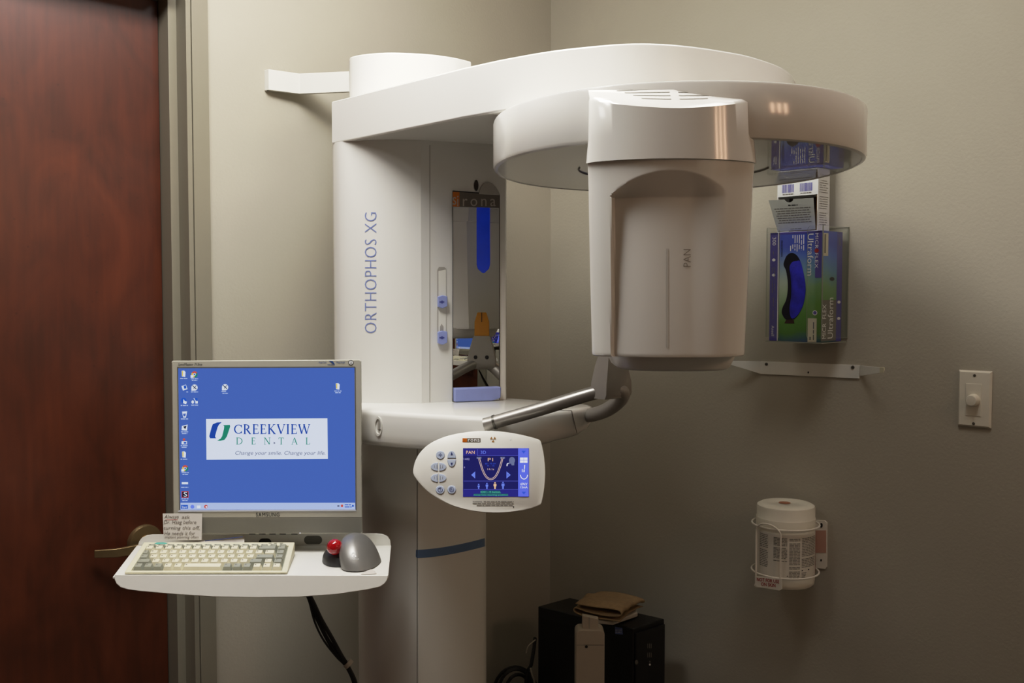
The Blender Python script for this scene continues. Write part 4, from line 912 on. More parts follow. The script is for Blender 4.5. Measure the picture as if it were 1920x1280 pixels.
# cables under the tray
cb = thing('cable_bundle', 'black computer cables hanging below the keyboard tray beside the post', 'cables', U(620, 1280, 1.9))
for i, pts in enumerate((((570, 1105, 1.86), (580, 1128, 1.87), (590, 1165, 1.89), (607, 1200, 1.91), (632, 1232, 1.93), (650, 1250, 1.95), (664, 1282, 1.98), (672, 1340, 1.97), (674, 1500, 1.96)),
                         ((574, 1105, 1.86), (586, 1126, 1.87), (602, 1160, 1.89), (622, 1195, 1.91), (640, 1228, 1.93), (653, 1250, 1.95), (667, 1282, 1.98), (675, 1340, 1.97), (680, 1500, 1.96)),
                         ((572, 1106, 1.868), (583, 1128, 1.875), (595, 1160, 1.893), (614, 1198, 1.915), (636, 1231, 1.935), (652, 1252, 1.955), (665, 1284, 1.985), (672, 1340, 1.975), (677, 1500, 1.965)))):
    m = MB(); m.tube(smooth_path([U(p[0], p[1], min(p[2], 1.985)) for p in pts], 6), (0.0022, 0.0042, 0.0042)[i], 'cable_black', n=8); m.build('cable', cb)
m = MB(); c = U(654, 1244, 1.944); m.tube([c + Vector((-0.004, 0, 0.003)), c + Vector((0.002, 0, -0.003))], 0.0105, 'cable_white', n=12); m.build('cable_tie', cb)
# ================================================================ things on the right wall
TR = AV                                     # to the right along the right wall
def Tof(p): return (p - COR).dot(AV)
def RW(t, d, z): return COR + AV * t + BV * d + Vector((0, 0, z))
def onT(px, py, t): return onplane(px, py, COR + AV * t, AV)
def Dof(p): return (p - COR).dot(BV)
# --- lower glove box
db = 0.022
t_r = Tof(onR(1578, 540, db)); d_f = Dof(onT(1540, 540, t_r)); t_l = Tof(onR(1443.5, 540, d_f))
gz0, gz1 = onR(1490, 640, d_f).z, onR(1490, 434.5, d_f).z
print('GLOVE', t_r - t_l, d_f - db, gz1 - gz0)
def gbox(name, label, tl, tr, d0, d1, z0, z1, mm):
    o = thing(name, label, 'box', RW((tl + tr) / 2, (d0 + d1) / 2, z0), None)
    return o
gb = gbox('glove_box', 'blue and green carton of purple gloves in the clear wall holder', t_l, t_r, db, d_f, gz0, gz1, None)
m = MB()
fc = [RW(t_l, d_f, gz0), RW(t_r, d_f, gz0), RW(t_r, d_f, gz1), RW(t_l, d_f, gz1)]
bc4 = [p - BV * (d_f - db) for p in fc]
m.loft([bc4, fc], 'carton_print')
g = lambda o=0.0004: (lambda x, y: onR(x, y, d_f + o))
# pixel helper: skewed to the front face
def gm(o=0.0004):
    zx = lambda x, y: RW(t_l + (t_r - t_l) * x, d_f + o, gz1 + (gz0 - gz1) * y)
    return zx
G0, G1, G2, G3 = gm(0.0004), gm(0.0007), gm(0.001), gm(0.0013)
m.rect(G0, 0, 0, 0.155, 1, 'purple'); m.rect(G1, 0.155, 0, 0.172, 1, 'print_white'); m.rect(G0, 0.88, 0, 1, 0.42, 'purple'); m.rect(G0, 0, 0, 1, 0.018, 'purple')
m.text(G1, '300', 0.045, 0.04, 0.115, 0.115, 'print_white', rot=-90)
rr = random.Random(5)
for c_ in ((0.05, 0.32, 0.45), (0.09, 0.32, 0.43), (0.05, 0.46, 0.56), (0.09, 0.47, 0.54), (0.07, 0.6, 0.68), (0.07, 0.72, 0.80), (0.06, 0.13, 0.2), (0.09, 0.13, 0.22)):
    m.words(G1, c_[1], c_[2], c_[0], 0.012, 'print_grey', vertical=True, rnd=rr)
for y in (0.25, 0.39): m.disc(G1, 0.075, y, 0.035, 0.014, 'print_white', 10)
m.text(G1, 'Ansell', 0.045, 0.86, 0.10, 0.955, 'print_white', rot=-90)
m.text(G1, 'MICR', 0.875, 0.022, 0.935, 0.158, 'print_white', rot=-90, spacing=1.1); m.disc(G1, 0.905, 0.178, 0.042, 0.019, 'print_red', 16); m.text(G1, 'FLEX', 0.875, 0.2, 0.935, 0.335, 'print_white', rot=-90, spacing=1.1)
m.text(G1, 'Ultraform', 0.735, 0.024, 0.845, 0.40, 'print_white', rot=-90)
for i in range(7): m.words(G1, 0.03, 0.18 - 0.01 * (i % 3), 0.65 - 0.042 * i, 0.016, 'print_white', vertical=True, fill=0.85, rnd=rr)
m.text(G1, 'ERGOFORM', 0.215, 0.075, 0.25, 0.22, 'print_black', rot=-90)
slot = [(0.28, 0.27), (0.33, 0.215), (0.42, 0.19), (0.52, 0.21), (0.60, 0.27), (0.66, 0.37), (0.70, 0.47), (0.705, 0.56), (0.67, 0.66), (0.60, 0.735), (0.52, 0.785), (0.45, 0.80), (0.33, 0.80), (0.27, 0.765), (0.245, 0.73), (0.27, 0.68), (0.33, 0.62), (0.36, 0.53), (0.355, 0.44), (0.32, 0.35), (0.275, 0.305)]
ss = smooth_closed(slot, 3); m.shape(G1, ss, 'slot_dark')
m.shape(G1, [(0.34, 0.80), (0.48, 0.80), (0.50, 0.835), (0.30, 0.835)], 'carton_inside'); m.disc(G2, 0.89, 0.735, 0.045, 0.022, 'print_white', 18); m.disc(G3, 0.89, 0.735, 0.034, 0.016, 'purple', 18)
m.rect(G1, 0.755, 0.785, 0.925, 1.0, 'sticker'); m.words(G2, 0.82, 0.98, 0.86, 0.016, 'print_black', vertical=True, rnd=rr); m.words(G2, 0.88, 0.98, 0.79, 0.03, 'print_grey', vertical=True, rnd=rr)
# side face
def sm_(o=0.0004): return lambda x, y: RW(t_r + o, d_f + (db - d_f) * x, gz1 + (gz0 - gz1) * y)
H0, H1 = sm_(0.0004), sm_(0.0008)
m.rect(H0, 0.74, 0, 1, 1, 'purple'); m.rect(H0, 0.03, 0.02, 0.30, 0.225, 'sticker'); m.words(H1, 0.03, 0.2, 0.1, 0.08, 'print_grey', vertical=True, rnd=rr)
m.rect(H0, 0.0, 0.62, 0.74, 0.99, 'print_grey'); m.text(H1, 'Ultraform', 0.32, 0.60, 0.58, 0.97, 'print_white', rot=90); m.text(H1, 'MICR  FLEX', 0.06, 0.66, 0.24, 0.97, 'print_white', rot=90)
m.disc(H1, 0.5, 0.43, 0.12, 0.018, 'print_black', 10); m.text(H1, 'Ansell', 0.82, 0.05, 0.94, 0.12, 'print_grey', rot=-90)
for y in (0.64, 0.79): m.disc(H1, 0.86, y, 0.08, 0.014, 'print_white', 10)
m.build('carton', gb, smooth=False)
m = MB(); cxg = [(0.60 + 0.0 * 0, 0.27), (0.66, 0.37), (0.70, 0.47), (0.703, 0.56), (0.668, 0.66), (0.598, 0.733), (0.50, 0.785), (0.43, 0.78), (0.40, 0.70), (0.425, 0.60), (0.43, 0.50), (0.41, 0.40), (0.39, 0.32), (0.44, 0.275), (0.53, 0.265)]
oc = smooth_closed(cxg, 3); mx_ = sum(p[0] for p in oc) / len(oc); my_ = sum(p[1] for p in oc) / len(oc)
m.loft([[gm(0.0008 + h_)(mx_ + (x - mx_) * k_, my_ + (y - my_) * k_) for x, y in oc] for k_, h_ in ((1, 0), (0.85, 0.0015), (0.5, 0.0028), (0.1, 0.0032))], 'glove_blue')
tag(m.build('glove', gb, angle=60), 'dark blue glove bulging in the carton slot')
# --- clear acrylic holder
hz0, hz1 = onR(1500, 634, d_f + 0.006).z, onR(1500, 424, d_f + 0.006).z
tL = Tof(onR(1436.5, 540, d_f + 0.006)); tRt = t_r + 0.006; dF = d_f + 0.006
hold = thing('glove_box_holder', 'clear acrylic wall holder around the printed glove carton', 'holder', RW((tL + tRt) / 2, dF / 2, hz0))
def plate(name, P, d, parent=hold):
    m = MB(); P = [Vector(p) for p in P]; d = Vector(d); n = len(P)
    m.poly(P, 'acrylic'); m.poly([p + d for p in P][::-1], 'acrylic')
    for i in range(n): m.poly([P[i], P[(i + 1) % n], P[(i + 1) % n] + d, P[i] + d], 'acrylic_edge')
    return m.build(name, parent, smooth=False)
tFl = tL + 0.26 * (tRt - tL) * 0.9; tFr = tRt - 0.27 * (tRt - tL)
cr = 0.008
plate('front_flange', [RW(tL, dF, hz0), RW(tFl, dF, hz0), RW(tFl, dF, hz1 - cr), RW(tFl - cr * 0.3, dF, hz1 - cr * 0.3), RW(tFl - cr, dF, hz1), RW(tL, dF, hz1)], -BV * 0.002)
plate('front_flange', [RW(tFr, dF, hz0 + cr), RW(tFr + cr * 0.3, dF, hz0 + cr * 0.3), RW(tFr + cr, dF, hz0), RW(tRt, dF, hz0), RW(tRt, dF, hz1), RW(tFr + cr, dF, hz1), RW(tFr + cr * 0.3, dF, hz1 - cr * 0.3), RW(tFr, dF, hz1 - cr)], -BV * 0.002)
plate('side_panel', [RW(tL, 0.004, hz0), RW(tL, dF, hz0), RW(tL, dF, hz1), RW(tL, 0.004, hz1)], TR * 0.002)
plate('side_panel', [RW(tRt, 0.004, hz0), RW(tRt, dF, hz0), RW(tRt, dF, hz1), RW(tRt, 0.004, hz1)], -TR * 0.002)
tB = Tof(onR(1590, 540, 0.004))
plate('back_panel', [RW(tL - 0.003, 0.004, hz0), RW(max(tRt, tB), 0.004, hz0), RW(max(tRt, tB), 0.004, hz1 + 0.002), RW(tL - 0.003, 0.004, hz1 + 0.002)], -BV * 0.0025)
plate('bottom_panel', [RW(tL, 0.004, gz0 - 0.0005), RW(tRt, 0.004, gz0 - 0.0005), RW(tRt, dF, gz0 - 0.0005), RW(tL, dF, gz0 - 0.0005)], -EZ * 0.002)
# --- upper open carton
ud0 = 0.03
ut_r = Tof(onR(1555, 400, ud0)); ud_f = Dof(onT(1533.5, 400, ut_r)); ut_l = Tof(onR(1451, 400, ud_f)); uz0, uz1 = gz1 + 0.0015, gz1 + 0.205
print('UPPER', ut_l - tL, tRt - ut_r)
ut_l = max(ut_l, tL + 0.0035); ut_r = min(ut_r, tRt - 0.0035)
ub = gbox('open_carton', None, ut_l, ut_r, ud0, ud_f, uz0, uz1, None); tag(ub, 'opened white carton with hanging front flap standing above the glove carton')
UW = lambda x, d, z: RW(ut_l + (ut_r - ut_l) * x, d, z)
zo1 = onR(1500, 366.5, ud_f).z
m = MB(); w = 0.002
m.box(Vector((0, 0, 0)), TR, BV, EZ, (0, 0), (0, 0), (0, 0), 'carton_white') if False else None
def bx(mb, x0, x1, d0, d1, z0, z1, mm): mb.loft([[UW(x0, d0, z), UW(x1, d0, z), UW(x1, d1, z), UW(x0, d1, z)] for z in (z0, z1)], mm)
bx(m, 0, 1, ud0, ud0 + w, uz0, uz1, 'carton_white'); bx(m, 0, 0.02, ud0 + w, ud_f, uz0, uz1, 'carton_white'); bx(m, 0.98, 1, ud0 + w, ud_f, uz0, uz1, 'carton_white')
bx(m, 0.02, 0.98, ud0 + w, ud_f, uz1 - w, uz1, 'carton_white'); bx(m, 0.02, 0.98, ud0 + w, ud_f, uz0, uz0 + w, 'carton_white'); bx(m, 0.02, 0.98, ud_f - w, ud_f, zo1, uz1 - w, 'carton_white')
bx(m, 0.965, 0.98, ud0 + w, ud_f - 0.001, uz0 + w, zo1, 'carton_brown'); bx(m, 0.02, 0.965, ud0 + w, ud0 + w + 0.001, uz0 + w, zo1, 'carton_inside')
bf = lambda x, y: UW(x, ud_f + 0.0006, zo1 + y)
for xa in (0.12, 0.56):
    x = xa
    while x < xa + 0.3:
        wv = rr.choice((0.006, 0.01, 0.016)); m.rect(bf, x, 0.009, x + wv, 0.028, 'purple'); x += wv + rr.choice((0.006, 0.01, 0.014))
    m.words(bf, xa, xa + 0.28, 0.004, 0.0022, 'print_grey', rnd=random.Random(2))
us = lambda x, y: RW(ut_r + 0.0005, ud_f + (ud0 - ud_f) * x, uz1 + (uz0 - uz1) * y)
for i in range(34):
    if i % 7 != 6: m.words(us, 0.12, 0.88 - 0.2 * rr.random(), 0.06 + i * 0.026, 0.007, 'print_grey', rnd=rr)
ctn = m.build('carton_body', ub, smooth=False)
# hanging flap
FL = [onR(1441, 375.5, ud_f + 0.035), onR(1525, 370.5, ud_f + 0.035), UW(0.95, ud_f + 0.001, uz0 + 0.004), UW(0.02, ud_f + 0.001, uz0 + 0.004)]
fl = lambda s, t, o=0.0: FL[0].lerp(FL[1], s).lerp(FL[3].lerp(FL[2], s), t) + BV * o
m = MB(); nt_ = [(0, 0), (0.36, 0)] + [(0.46 - 0.1 * math.cos(math.pi * i / 8), 0.10 * math.sin(math.pi * i / 8)) for i in range(1, 8)] + [(0.56, 0), (1, 0), (1, 1), (0, 1)]
m.slab([fl(*p) for p in nt_], -BV * 0.0012, 'carton_grey')
flm = lambda x, y: fl(x, y, 0.0005)
m.words(flm, 0.42, 0.64, 0.18, 0.03, 'print_black', rnd=rr)
for i in range(7): m.words(flm, 0.08 + 0.02 * (i % 3), 0.92 - 0.03 * (i % 2), 0.28 + 0.075 * i, 0.022, 'print_grey', fill=1, rnd=rr)
m.words(flm, 0.36, 0.66, 0.94, 0.018, 'print_grey', rnd=rr)
m.build('flap', ub, smooth=False)
# --- white metal bracket with splayed ends
wb = thing('metal_bracket', 'white metal wall bracket with two splayed pointed arms below the glove carton', 'bracket', onR(1518, 700, 0.002))
m = MB()
M4 = [onR(1425.5, 677, 0.004), onR(1612, 684.3, 0.004), onR(1610.5, 709.5, 0.004), onR(1425.5, 700.7, 0.004)]
m.slab(M4, -BV * 0.0035, 'white_paint')
m.build('back_plate', wb, bevel=0.0006)
def wing(pts, name='pointed_arm'):
    m = MB(); m.slab(pts, EZ * 0 - BV * 0.0022, 'white_paint'); return m
m = MB(); k0, k1 = onR(1403, 676.5, 0.022), onR(1403, 693.5, 0.022)
m.slab([M4[0], M4[3], k1, k0], -BV * 0.0022, 'white_paint'); m.slab([k0, k1, onR(1367.5, 683, 0.045), onR(1366.5, 680, 0.045), onR(1369, 676.2, 0.044)], -BV * 0.0022, 'white_paint'); m.build('pointed_arm', wb, bevel=0.0005)
aR = [onR(1612.5, 685.0, 0.004), onR(1649, 688.3, 0.05), onR(1649, 699.2, 0.05), onR(1612.2, 704.6, 0.004)]
wing(aR).build('pointed_arm', wb, bevel=0.0006)
m = MB(); m.slab([onR(1649, 688.0, 0.051), onR(1657, 688.3, 0.06), onR(1657.5, 693, 0.061), onR(1656, 699, 0.06), onR(1649, 699.5, 0.051)], -BV * 0.004, 'kb_key'); m.build('rubber_tip', wb, bevel=0.0008)
for x, y in ((1437, 682.5), (1599, 688.5)):
    m = MB(); m.lathe(onR(x, y, 0.004), AV, EZ, BV, [(0.0042, 0), (0.0038, 0.0018), (0.002, 0.0026)], 'steel', n=16); m.rect(lambda a, b: onR(a, b, 0.0068), x - 2.4, y - 0.6, x + 2.4, y + 0.6, 'dark'); m.build('screw', wb)
m = MB(); m.disc(lambda a, b: onR(a, b, 0.0046), 1515.5, 698, 1.5, 2, 'dark', 12); m.build('screw_hole', wb, smooth=False)
# --- dimmer switch
sw = thing('dimmer_switch', 'cream wall dimmer switch plate with a round knob', 'switch', onR(1827, 800, 0.0))
W4 = [(1798.5, 693.5), (1862, 696.5), (1857.5, 803), (1794, 797.5)]
tsl = Tof(onR(1797, 748, 0.003)); tsr = Tof(onR(1859.5, 748, 0.003)); zs1 = onR(1830, 694.5, 0.003).z; zs0 = onR(1826, 800.3, 0.003).z
print('SWITCH', tsr - tsl, zs1 - zs0)
sp_ = lambda x, y, d=0.0: RW(tsl + (tsr - tsl) * x, d, zs1 + (zs0 - zs1) * y)
def srect(k, d): return [sp_(0.5 + (x - 0.5) * (1 - k / (tsr - tsl) * 2), 0.5 + (y - 0.5) * (1 - k / (zs1 - zs0) * 2), d) for x, y in ((0, 0), (1, 0), (1, 1), (0, 1))]
m = MB(); m.loft([srect(0, 0.0005), srect(0, 0.003), srect(0.0035, 0.0075)], 'switch_white'); m.build('wall_plate', sw, bevel=0.0008, angle=25)
m = MB(); m.loft([[sp_(x, y, d) for x, y in ((0.25, 0.23), (0.72, 0.23), (0.72, 0.80), (0.25, 0.80))] for d in (0.007, 0.0088)], 'switch_white'); m.build('insert_panel', sw, bevel=0.0006)
kc = sp_(0.5, 0.52, 0.0085)
m = MB(); m.lathe(kc, AV, EZ, BV, [(0.0135, 0), (0.0132, 0.004), (0.0122, 0.013), (0.0105, 0.0155), (0.004, 0.0162)], 'switch_white', n=32); m.build('knob', sw, angle=35)
for y in (0.085, 0.935):
    m = MB(); m.lathe(sp_(0.5, y, 0.0074), AV, EZ, BV, [(0.0032, 0), (0.0028, 0.001)], 'steel', n=14); m.build('screw', sw)
# --- wipes canister in a wire holder
zc0, zc1 = 0, 0
DC = 0.088
tc_ = Tof(onR(1472.5, 1015, DC)); cc = RW(tc_, DC, 0); Yc = cc.y
rcn = 0.5 * (110.5) / F_ * Yc * 0.985
zl_t = Hz(941, Yc); zl_b = Hz(968, Yc); z_b = Hz(1090, Yc)
print('CAN', rcn, zl_t - z_b, tc_)
can = thing('wipes_canister', 'white lidded canister of wipes in the wire wall holder', 'canister', (cc.x, cc.y, z_b))
cz = lambda py: Hz(py, Yc)
m = MB(); m.lathe(cc, EX, EY, EZ, [(rcn * 0.93, cz(1091)), (rcn * 0.985, cz(1088)), (rcn, cz(1083)), (rcn, cz(1000)), (rcn * 0.99, cz(985))], 'canister_white', n=64)
lmp = lambda ang, z, o=0.0006: cc + Vector((math.sin(ang), -math.cos(ang), 0)) * (rcn + o) + EZ * z
al = math.radians
m.grid(lambda s, t: lmp(al(-85 + 160 * s), cz(1070) + (cz(990) - cz(1070)) * t, 0.0004), 40, 1, 'label_white')
lb = lambda o: (lambda x, y: lmp(al(x), cz(y), o))
m.grid(lambda s, t: lmp(al(66 + 9 * s), cz(1068) + (cz(991) - cz(1068)) * t, 0.0008), 4, 1, 'print_red')
rr = random.Random(8)
for x0, x1, ya, yb, st in ((-72, -50, 994, 1055, 3.2), (-38, -12, 996, 1040, 2.6), (-8, 13, 997, 1068, 2.7), (17, 58, 996, 1050, 2.9)):
    y = ya
    while y < yb:
        if rr.random() < 0.9:
            x = x0
            while x < x1 - 2:
                w_ = min(rr.uniform(4, 9), x1 - x); m.rect(lb(0.0008), x, y, x + w_, y + 1.3, 'print_grey'); x += w_ + 1
        y += st
m.rect(lb(0.0009), 17, 1034, 44, 1036, 'print_black'); m.rect(lb(0.0009), 17, 1054, 36, 1056, 'print_black'); m.rect(lb(0.0009), -12, 1064, 12, 1065.5, 'print_black')
for i in range(4): m.rect(lb(0.0008), 17, 1059 + 2.6 * i, 28 - i, 1060.2 + 2.6 * i, 'print_grey')
body_c = m.build('canister_body', can, angle=40)
m = MB(); m.lathe(cc, EX, EY, EZ, [(rcn * 1.0, cz(985)), (rcn * 1.005, cz(968)), (rcn * 1.0, cz(967)), (rcn * 0.985, cz(966)), (rcn * 0.985, cz(949)), (rcn * 0.965, cz(945.5)), (rcn * 0.86, cz(942.5)), (rcn * 0.5, cz(941.5)), (rcn * 0.48, cz(942.2)), (0.001, cz(942.2))], 'canister_white', n=64)
m.disc(lambda x, y: cc + Vector((x, y, cz(941.3))), -0.004, -0.004, 0.014, 0.014, 'lid_print', 24)
m.build('lid', can, angle=40)
hd2 = thing('canister_holder', 'white wire wall holder carrying a red and white warning sign', 'holder', RW(tc_, 0.03, cz(1085)))
for y in (980.5, 1068):
    m = MB(); m.ring(cc + EZ * cz(y), EX, EY, rcn * 1.135, 0.0022, 'wire_white', n=64, k=8); m.build('wire_ring', hd2)
cl = lambda a, z, k_=1.17: cc + Vector((math.sin(al(a)), -math.cos(al(a)), 0)) * rcn * k_ + EZ * z
# tall front loop facing left-forward
aa, ab_ = -71, -23
zt_, zs_ = cz(973), cz(985)
lp_ = [cl(aa, cz(1085)), cl(aa, cz(1030)), cl(aa, cz(993))] + [cl(-47 - 24 * math.cos(math.pi * i / 8), cz(992) + (cz(972) - cz(992)) * math.sin(math.pi * i / 8)) for i in range(1, 8)] + [cl(ab_, cz(993)), cl(ab_, cz(1030)), cl(ab_, cz(1088))]
m = MB(); m.tube(smooth_path(lp_, 4), 0.0021, 'wire_white', n=8); m.build('front_loop', hd2)
sgn = [(1417, 1079), (1466, 1084.5), (1467, 1103.5), (1462, 1106.5), (1421, 1099.5), (1416.5, 1096)]
Ys = cl(-47, 0, 1.22).y; nS = Vector((math.sin(al(-47)), -math.cos(al(-47)), 0)); P0 = cc + nS * rcn * 1.2
sg = lambda o=0.0: (lambda x, y: onplane(x, y, P0 + nS * o, nS))
m = MB(); m.slab([sg()(x, y) for x, y in sgn], nS * 0.0012, 'wire_white')
def skew(f, o): return lambda x, y: sg(o)(x, y + (x - 1417) * 0.115)
m.text(skew(sg, 0.0018), 'NOT FOR USE', 1419, 1082, 1461, 1088.6, 'print_red', thin=-0.02); m.text(skew(sg, 0.0018), 'ON SKIN', 1427, 1090, 1454, 1096.4, 'print_red', thin=-0.02)
tag(m.build('warning_sign', hd2, smooth=False), 'red lettered white plastic sign')
pts = [(1518, 974.5), (1546, 975.5), (1550.5, 979.5), (1550, 1062), (1547, 1066.5), (1518, 1063)]
m = MB(); m.slab([onR(x, y, 0.003) for x, y in pts], -BV * 0.0025, 'wire_white')
m.rect(lambda x, y: onR(x, y, 0.0036), 1519, 994, 1549, 1036, 'plate_pink'); m.disc(lambda x, y: onR(x, y, 0.004), 1540, 984.5, 2.6, 4.5, 'dark', 14); m.disc(lambda x, y: onR(x, y, 0.004), 1539.5, 1050, 1.6, 2.4, 'dark', 12)
m.rect(lambda x, y: onR(x, y, 0.0039), 1524.5, 990, 1527, 1054, 'print_red')
m.build('back_plate', hd2, smooth=False)
for y in (980.5, 1068):
    p = cc + EZ * cz(y); q_ = RW(tc_, 0.002, p.z); m = MB(); m.tube([RW(tc_, DC - rcn * 1.13, p.z), q_], 0.0022, 'wire_white', n=8); m.build('wire_stay', hd2)
m = MB(); zz_ = cz(1094); m.tube(smooth_path([cl(aa, cz(1086)), cl(aa, zz_, 1.1), cc + EZ * zz_ + (cl(aa, 0) - cl(aa, 0)), RW(tc_, 0.012, zz_), RW(tc_, 0.003, zz_ + 0.006)], 5), 0.0022, 'wire_white', n=8); m.build('bottom_wire', hd2)
# ================================================================ things on the floor in the corner
def TW(px, py, Y): return U(px, py, Y)
fr_ = TW(1187.5, 1178, 2.45); zt_ = fr_.z
lf_ = onZ(1008.5, 1136, zt_); bk2 = onZ(1077, 1119.5, zt_); rt_ = onZ(1246, 1159.5, zt_)
bk2 = lf_ + (rt_ - fr_)
tow = thing('computer_tower', 'black computer tower standing in the corner beside the machine post', 'computer', ((lf_.x + rt_.x) / 2, (lf_.y + rt_.y) / 2, 0))
base = [Vector((p.x, p.y, 0)) for p in (fr_, rt_, bk2, lf_)]
m = MB(); m.loft([[p + EZ * 0.012 for p in base], [p + EZ * zt_ for p in base]], 'tower_black')
sd = (lf_ - fr_); sd.z = 0; fn = (rt_ - fr_); fn.z = 0
nsd = Vector((-sd.y, sd.x, 0)).normalized(); nsd = nsd if nsd.y < 0 else -nsd
nfn = Vector((fn.y, -fn.x, 0)).normalized(); nfn = nfn if nfn.y < 0 else -nfn
S_ = lambda s, z, o=0.0006: fr_ + sd * s + nsd * o + EZ * (z - zt_)
m.poly([S_(0.03, 0.05), S_(0.97, 0.05), S_(0.97, zt_ - 0.03), S_(0.03, zt_ - 0.03)], 'tower_dark')
twc = m.build('case', tow, bevel=0.003)
Fm = lambda s, z, o=0.0006: fr_ + fn * s + nfn * o + EZ * (z - zt_)
m = MB(); m.slab([Fm(0.04, 0.03, 0.0), Fm(0.96, 0.03, 0.0), Fm(0.96, zt_ - 0.012, 0.0), Fm(0.04, zt_ - 0.012, 0.0)], nfn * 0.006, 'tower_black')
F6 = lambda px, py: onplane(px, py, fr_ + nfn * 0.0068, nfn)
for y0 in (1206, 1223):
    for j in range(3): m.rect(F6, 1214 + j * 3.2, y0, 1215.2 + j * 3.2, y0 + 9, 'print_grey')
m.disc(F6, 1218.5, 1240, 1.6, 1.8, 'print_grey', 10); m.disc(F6, 1218.5, 1245.5, 1.8, 2, 'print_white', 10); m.disc(F6, 1193.5, 1241, 3, 4.5, 'bezel_dark', 14)
m.build('front_panel', tow, bevel=0.001)
m = MB(); L6 = lambda px, py: onplane(px, py, fr_ + nsd * 0.0012, nsd)
m.shape(L6, [(1153, 1174.5), (1167, 1177), (1168, 1189), (1153.5, 1188)], 'paper_blue'); m.words(L6, 1154, 1166, 1180, 1.6, 'print_white', rnd=random.Random(4)); m.words(L6, 1154, 1166, 1184, 1.4, 'print_white', rnd=random.Random(4))
m.build('case_sticker', tow, smooth=False)
for p in base:
    c = (base[0] + base[2]) / 2; q_ = p + (c - p) * 0.15; m = MB(); m.lathe(Vector((q_.x, q_.y, 0)), EX, EY, EZ, [(0.012, 0), (0.012, 0.012)], 'tower_dark', n=12); m.build('rubber_foot', tow)
# white device stand in front of the tower
YD = 2.36
st = thing('device_stand', 'white plastic upright device stand in front of the black computer tower', 'stand', (U(1107, 1280, YD).x, YD + 0.03, 0))
dv = lambda x, y, o=0.0: U(x, y, YD + o)
bt = 2000
def zpx(y): return Hz(y, YD)
xl_, xr_ = U(1079.5, 1280, YD).x, U(1133.5, 1280, YD).x
def rp(z0, z1, x0, x1, r, n=6):
    o_ = [(x0, z0), (x1, z0)]
    for i in range(n + 1): a = math.pi / 2 * i / n; o_.append((x1 - r + r * math.cos(a), z1 - r + r * math.sin(a)))
    for i in range(n + 1): a = math.pi / 2 * (1 + i / n); o_.append((x0 + r + r * math.cos(a), z1 - r + r * math.sin(a)))
    return o_
m = MB(); m.slab([Vector((x, YD, z)) for x, z in rp(0.02, zpx(1181), xl_, xr_, 0.012)], (0, 0.05, 0), 'device_white')
m.rect(lambda x, y: U(x, y, YD - 0.0005), 1081.5, 1208.6, 1133, 1209.4, 'print_grey'); m.build('upright', st, bevel=0.003)
m = MB(); c = U(1099.5, 1212, YD - 0.0008); m.lathe(c, EX, EZ, -EY, [(0.0036, 0), (0.003, 0.0012)], 'dark', n=14); m.build('screw', st)
m = MB(); m.slab([U(1092.5, 1154, YD + 0.012), U(1122.5, 1160, YD + 0.012), U(1122, 1190, YD + 0.012), U(1091.5, 1182, YD + 0.012)], (0, 0.02, 0), 'device_white')
m.rect(lambda x, y: U(x, y, YD + 0.011), 1104, 1157, 1106, 1186, 'seam_light'); m.build('neck', st, bevel=0.002)
zh = zt_ + 0.002
hp = [onZ(x, y, zh + 0.012) for x, y in ((1091.5, 1153), (1122, 1162), (1150, 1164), (1196, 1148), (1190, 1138), (1140, 1134), (1094, 1146))]
m = MB(); m.slab(hp, -EZ * 0.011, 'device_white'); m.build('head_plate', st, bevel=0.003)
m = MB(); m.box(Vector(((xl_ + xr_) / 2, YD + 0.025, 0)), EX, EY, EZ, (-0.06, 0.06), (-0.045, 0.045), (0, 0.022), 'device_white'); m.build('foot', st, bevel=0.004)
# folded cloth: a sheet folded back and forth
zc = hp[0].z + 0.001
ca = onZ(1082, 1142, zc); cbq = onZ(1198, 1150, zc)
ed = (onZ(1150, 1160, zc) - onZ(1085, 1147, zc)); ed.z = 0; ed.normalize(); fd = Vector((-ed.y, ed.x, 0))
if fd.y < 0: fd = -fd
cen_ = onZ(1138, 1148, zc); cen_.z = zc
# profile across the folds (u along fold direction, height), seen at the front-left edge
prof = [(0.060, 0.004), (0.02, 0.003), (-0.035, 0.003), (-0.062, 0.006), (-0.068, 0.012), (-0.060, 0.017), (-0.02, 0.015), (0.03, 0.013), (0.058, 0.016), (0.064, 0.022), (0.056, 0.028), (0.02, 0.030), (-0.03, 0.029), (-0.062, 0.027)]
pp = smooth_path([Vector((a, b, 0)) for a, b in prof], 5)
rr = random.Random(6)
m = MB(); NV = 26; ph = [rr.uniform(0, 6) for _ in range(4)]
def cl_(i, v):
    p = pp[i]; u_, h_ = p.x, p.y
    wob = 0.0022 * math.sin(9 * v + ph[0] + u_ * 30) + 0.0015 * math.sin(17 * v + ph[1])
    w_ = (v - 0.5) * 0.15 * (1 + 0.05 * math.sin(u_ * 40 + ph[2]))
    return cen_ + ed * (u_ * 1.02 + 0.006 * math.sin(5 * v + ph[3])) + fd * (w_ + 0.012) + EZ * (h_ * (1.0 + 0.18 * math.sin(3.2 * v + 1)) + wob * min(1, h_ / 0.01) + 0.001)
L_ = [[cl_(i, j / NV) for j in range(NV + 1)] for i in range(len(pp))]
vs = []; fs = []; N1 = NV + 1
for l in L_: vs += l
for i in range(len(pp) - 1):
    for j in range(NV): fs.append((i * N1 + j, i * N1 + j + 1, (i + 1) * N1 + j + 1, (i + 1) * N1 + j))
m.add(vs, fs, 'cloth_tan')
cl_o = m.build('folded_cloth', angle=80); sd_ = cl_o.modifiers.new('thick', 'SOLIDIFY'); sd_.thickness = 0.0022; sd_.offset = 0
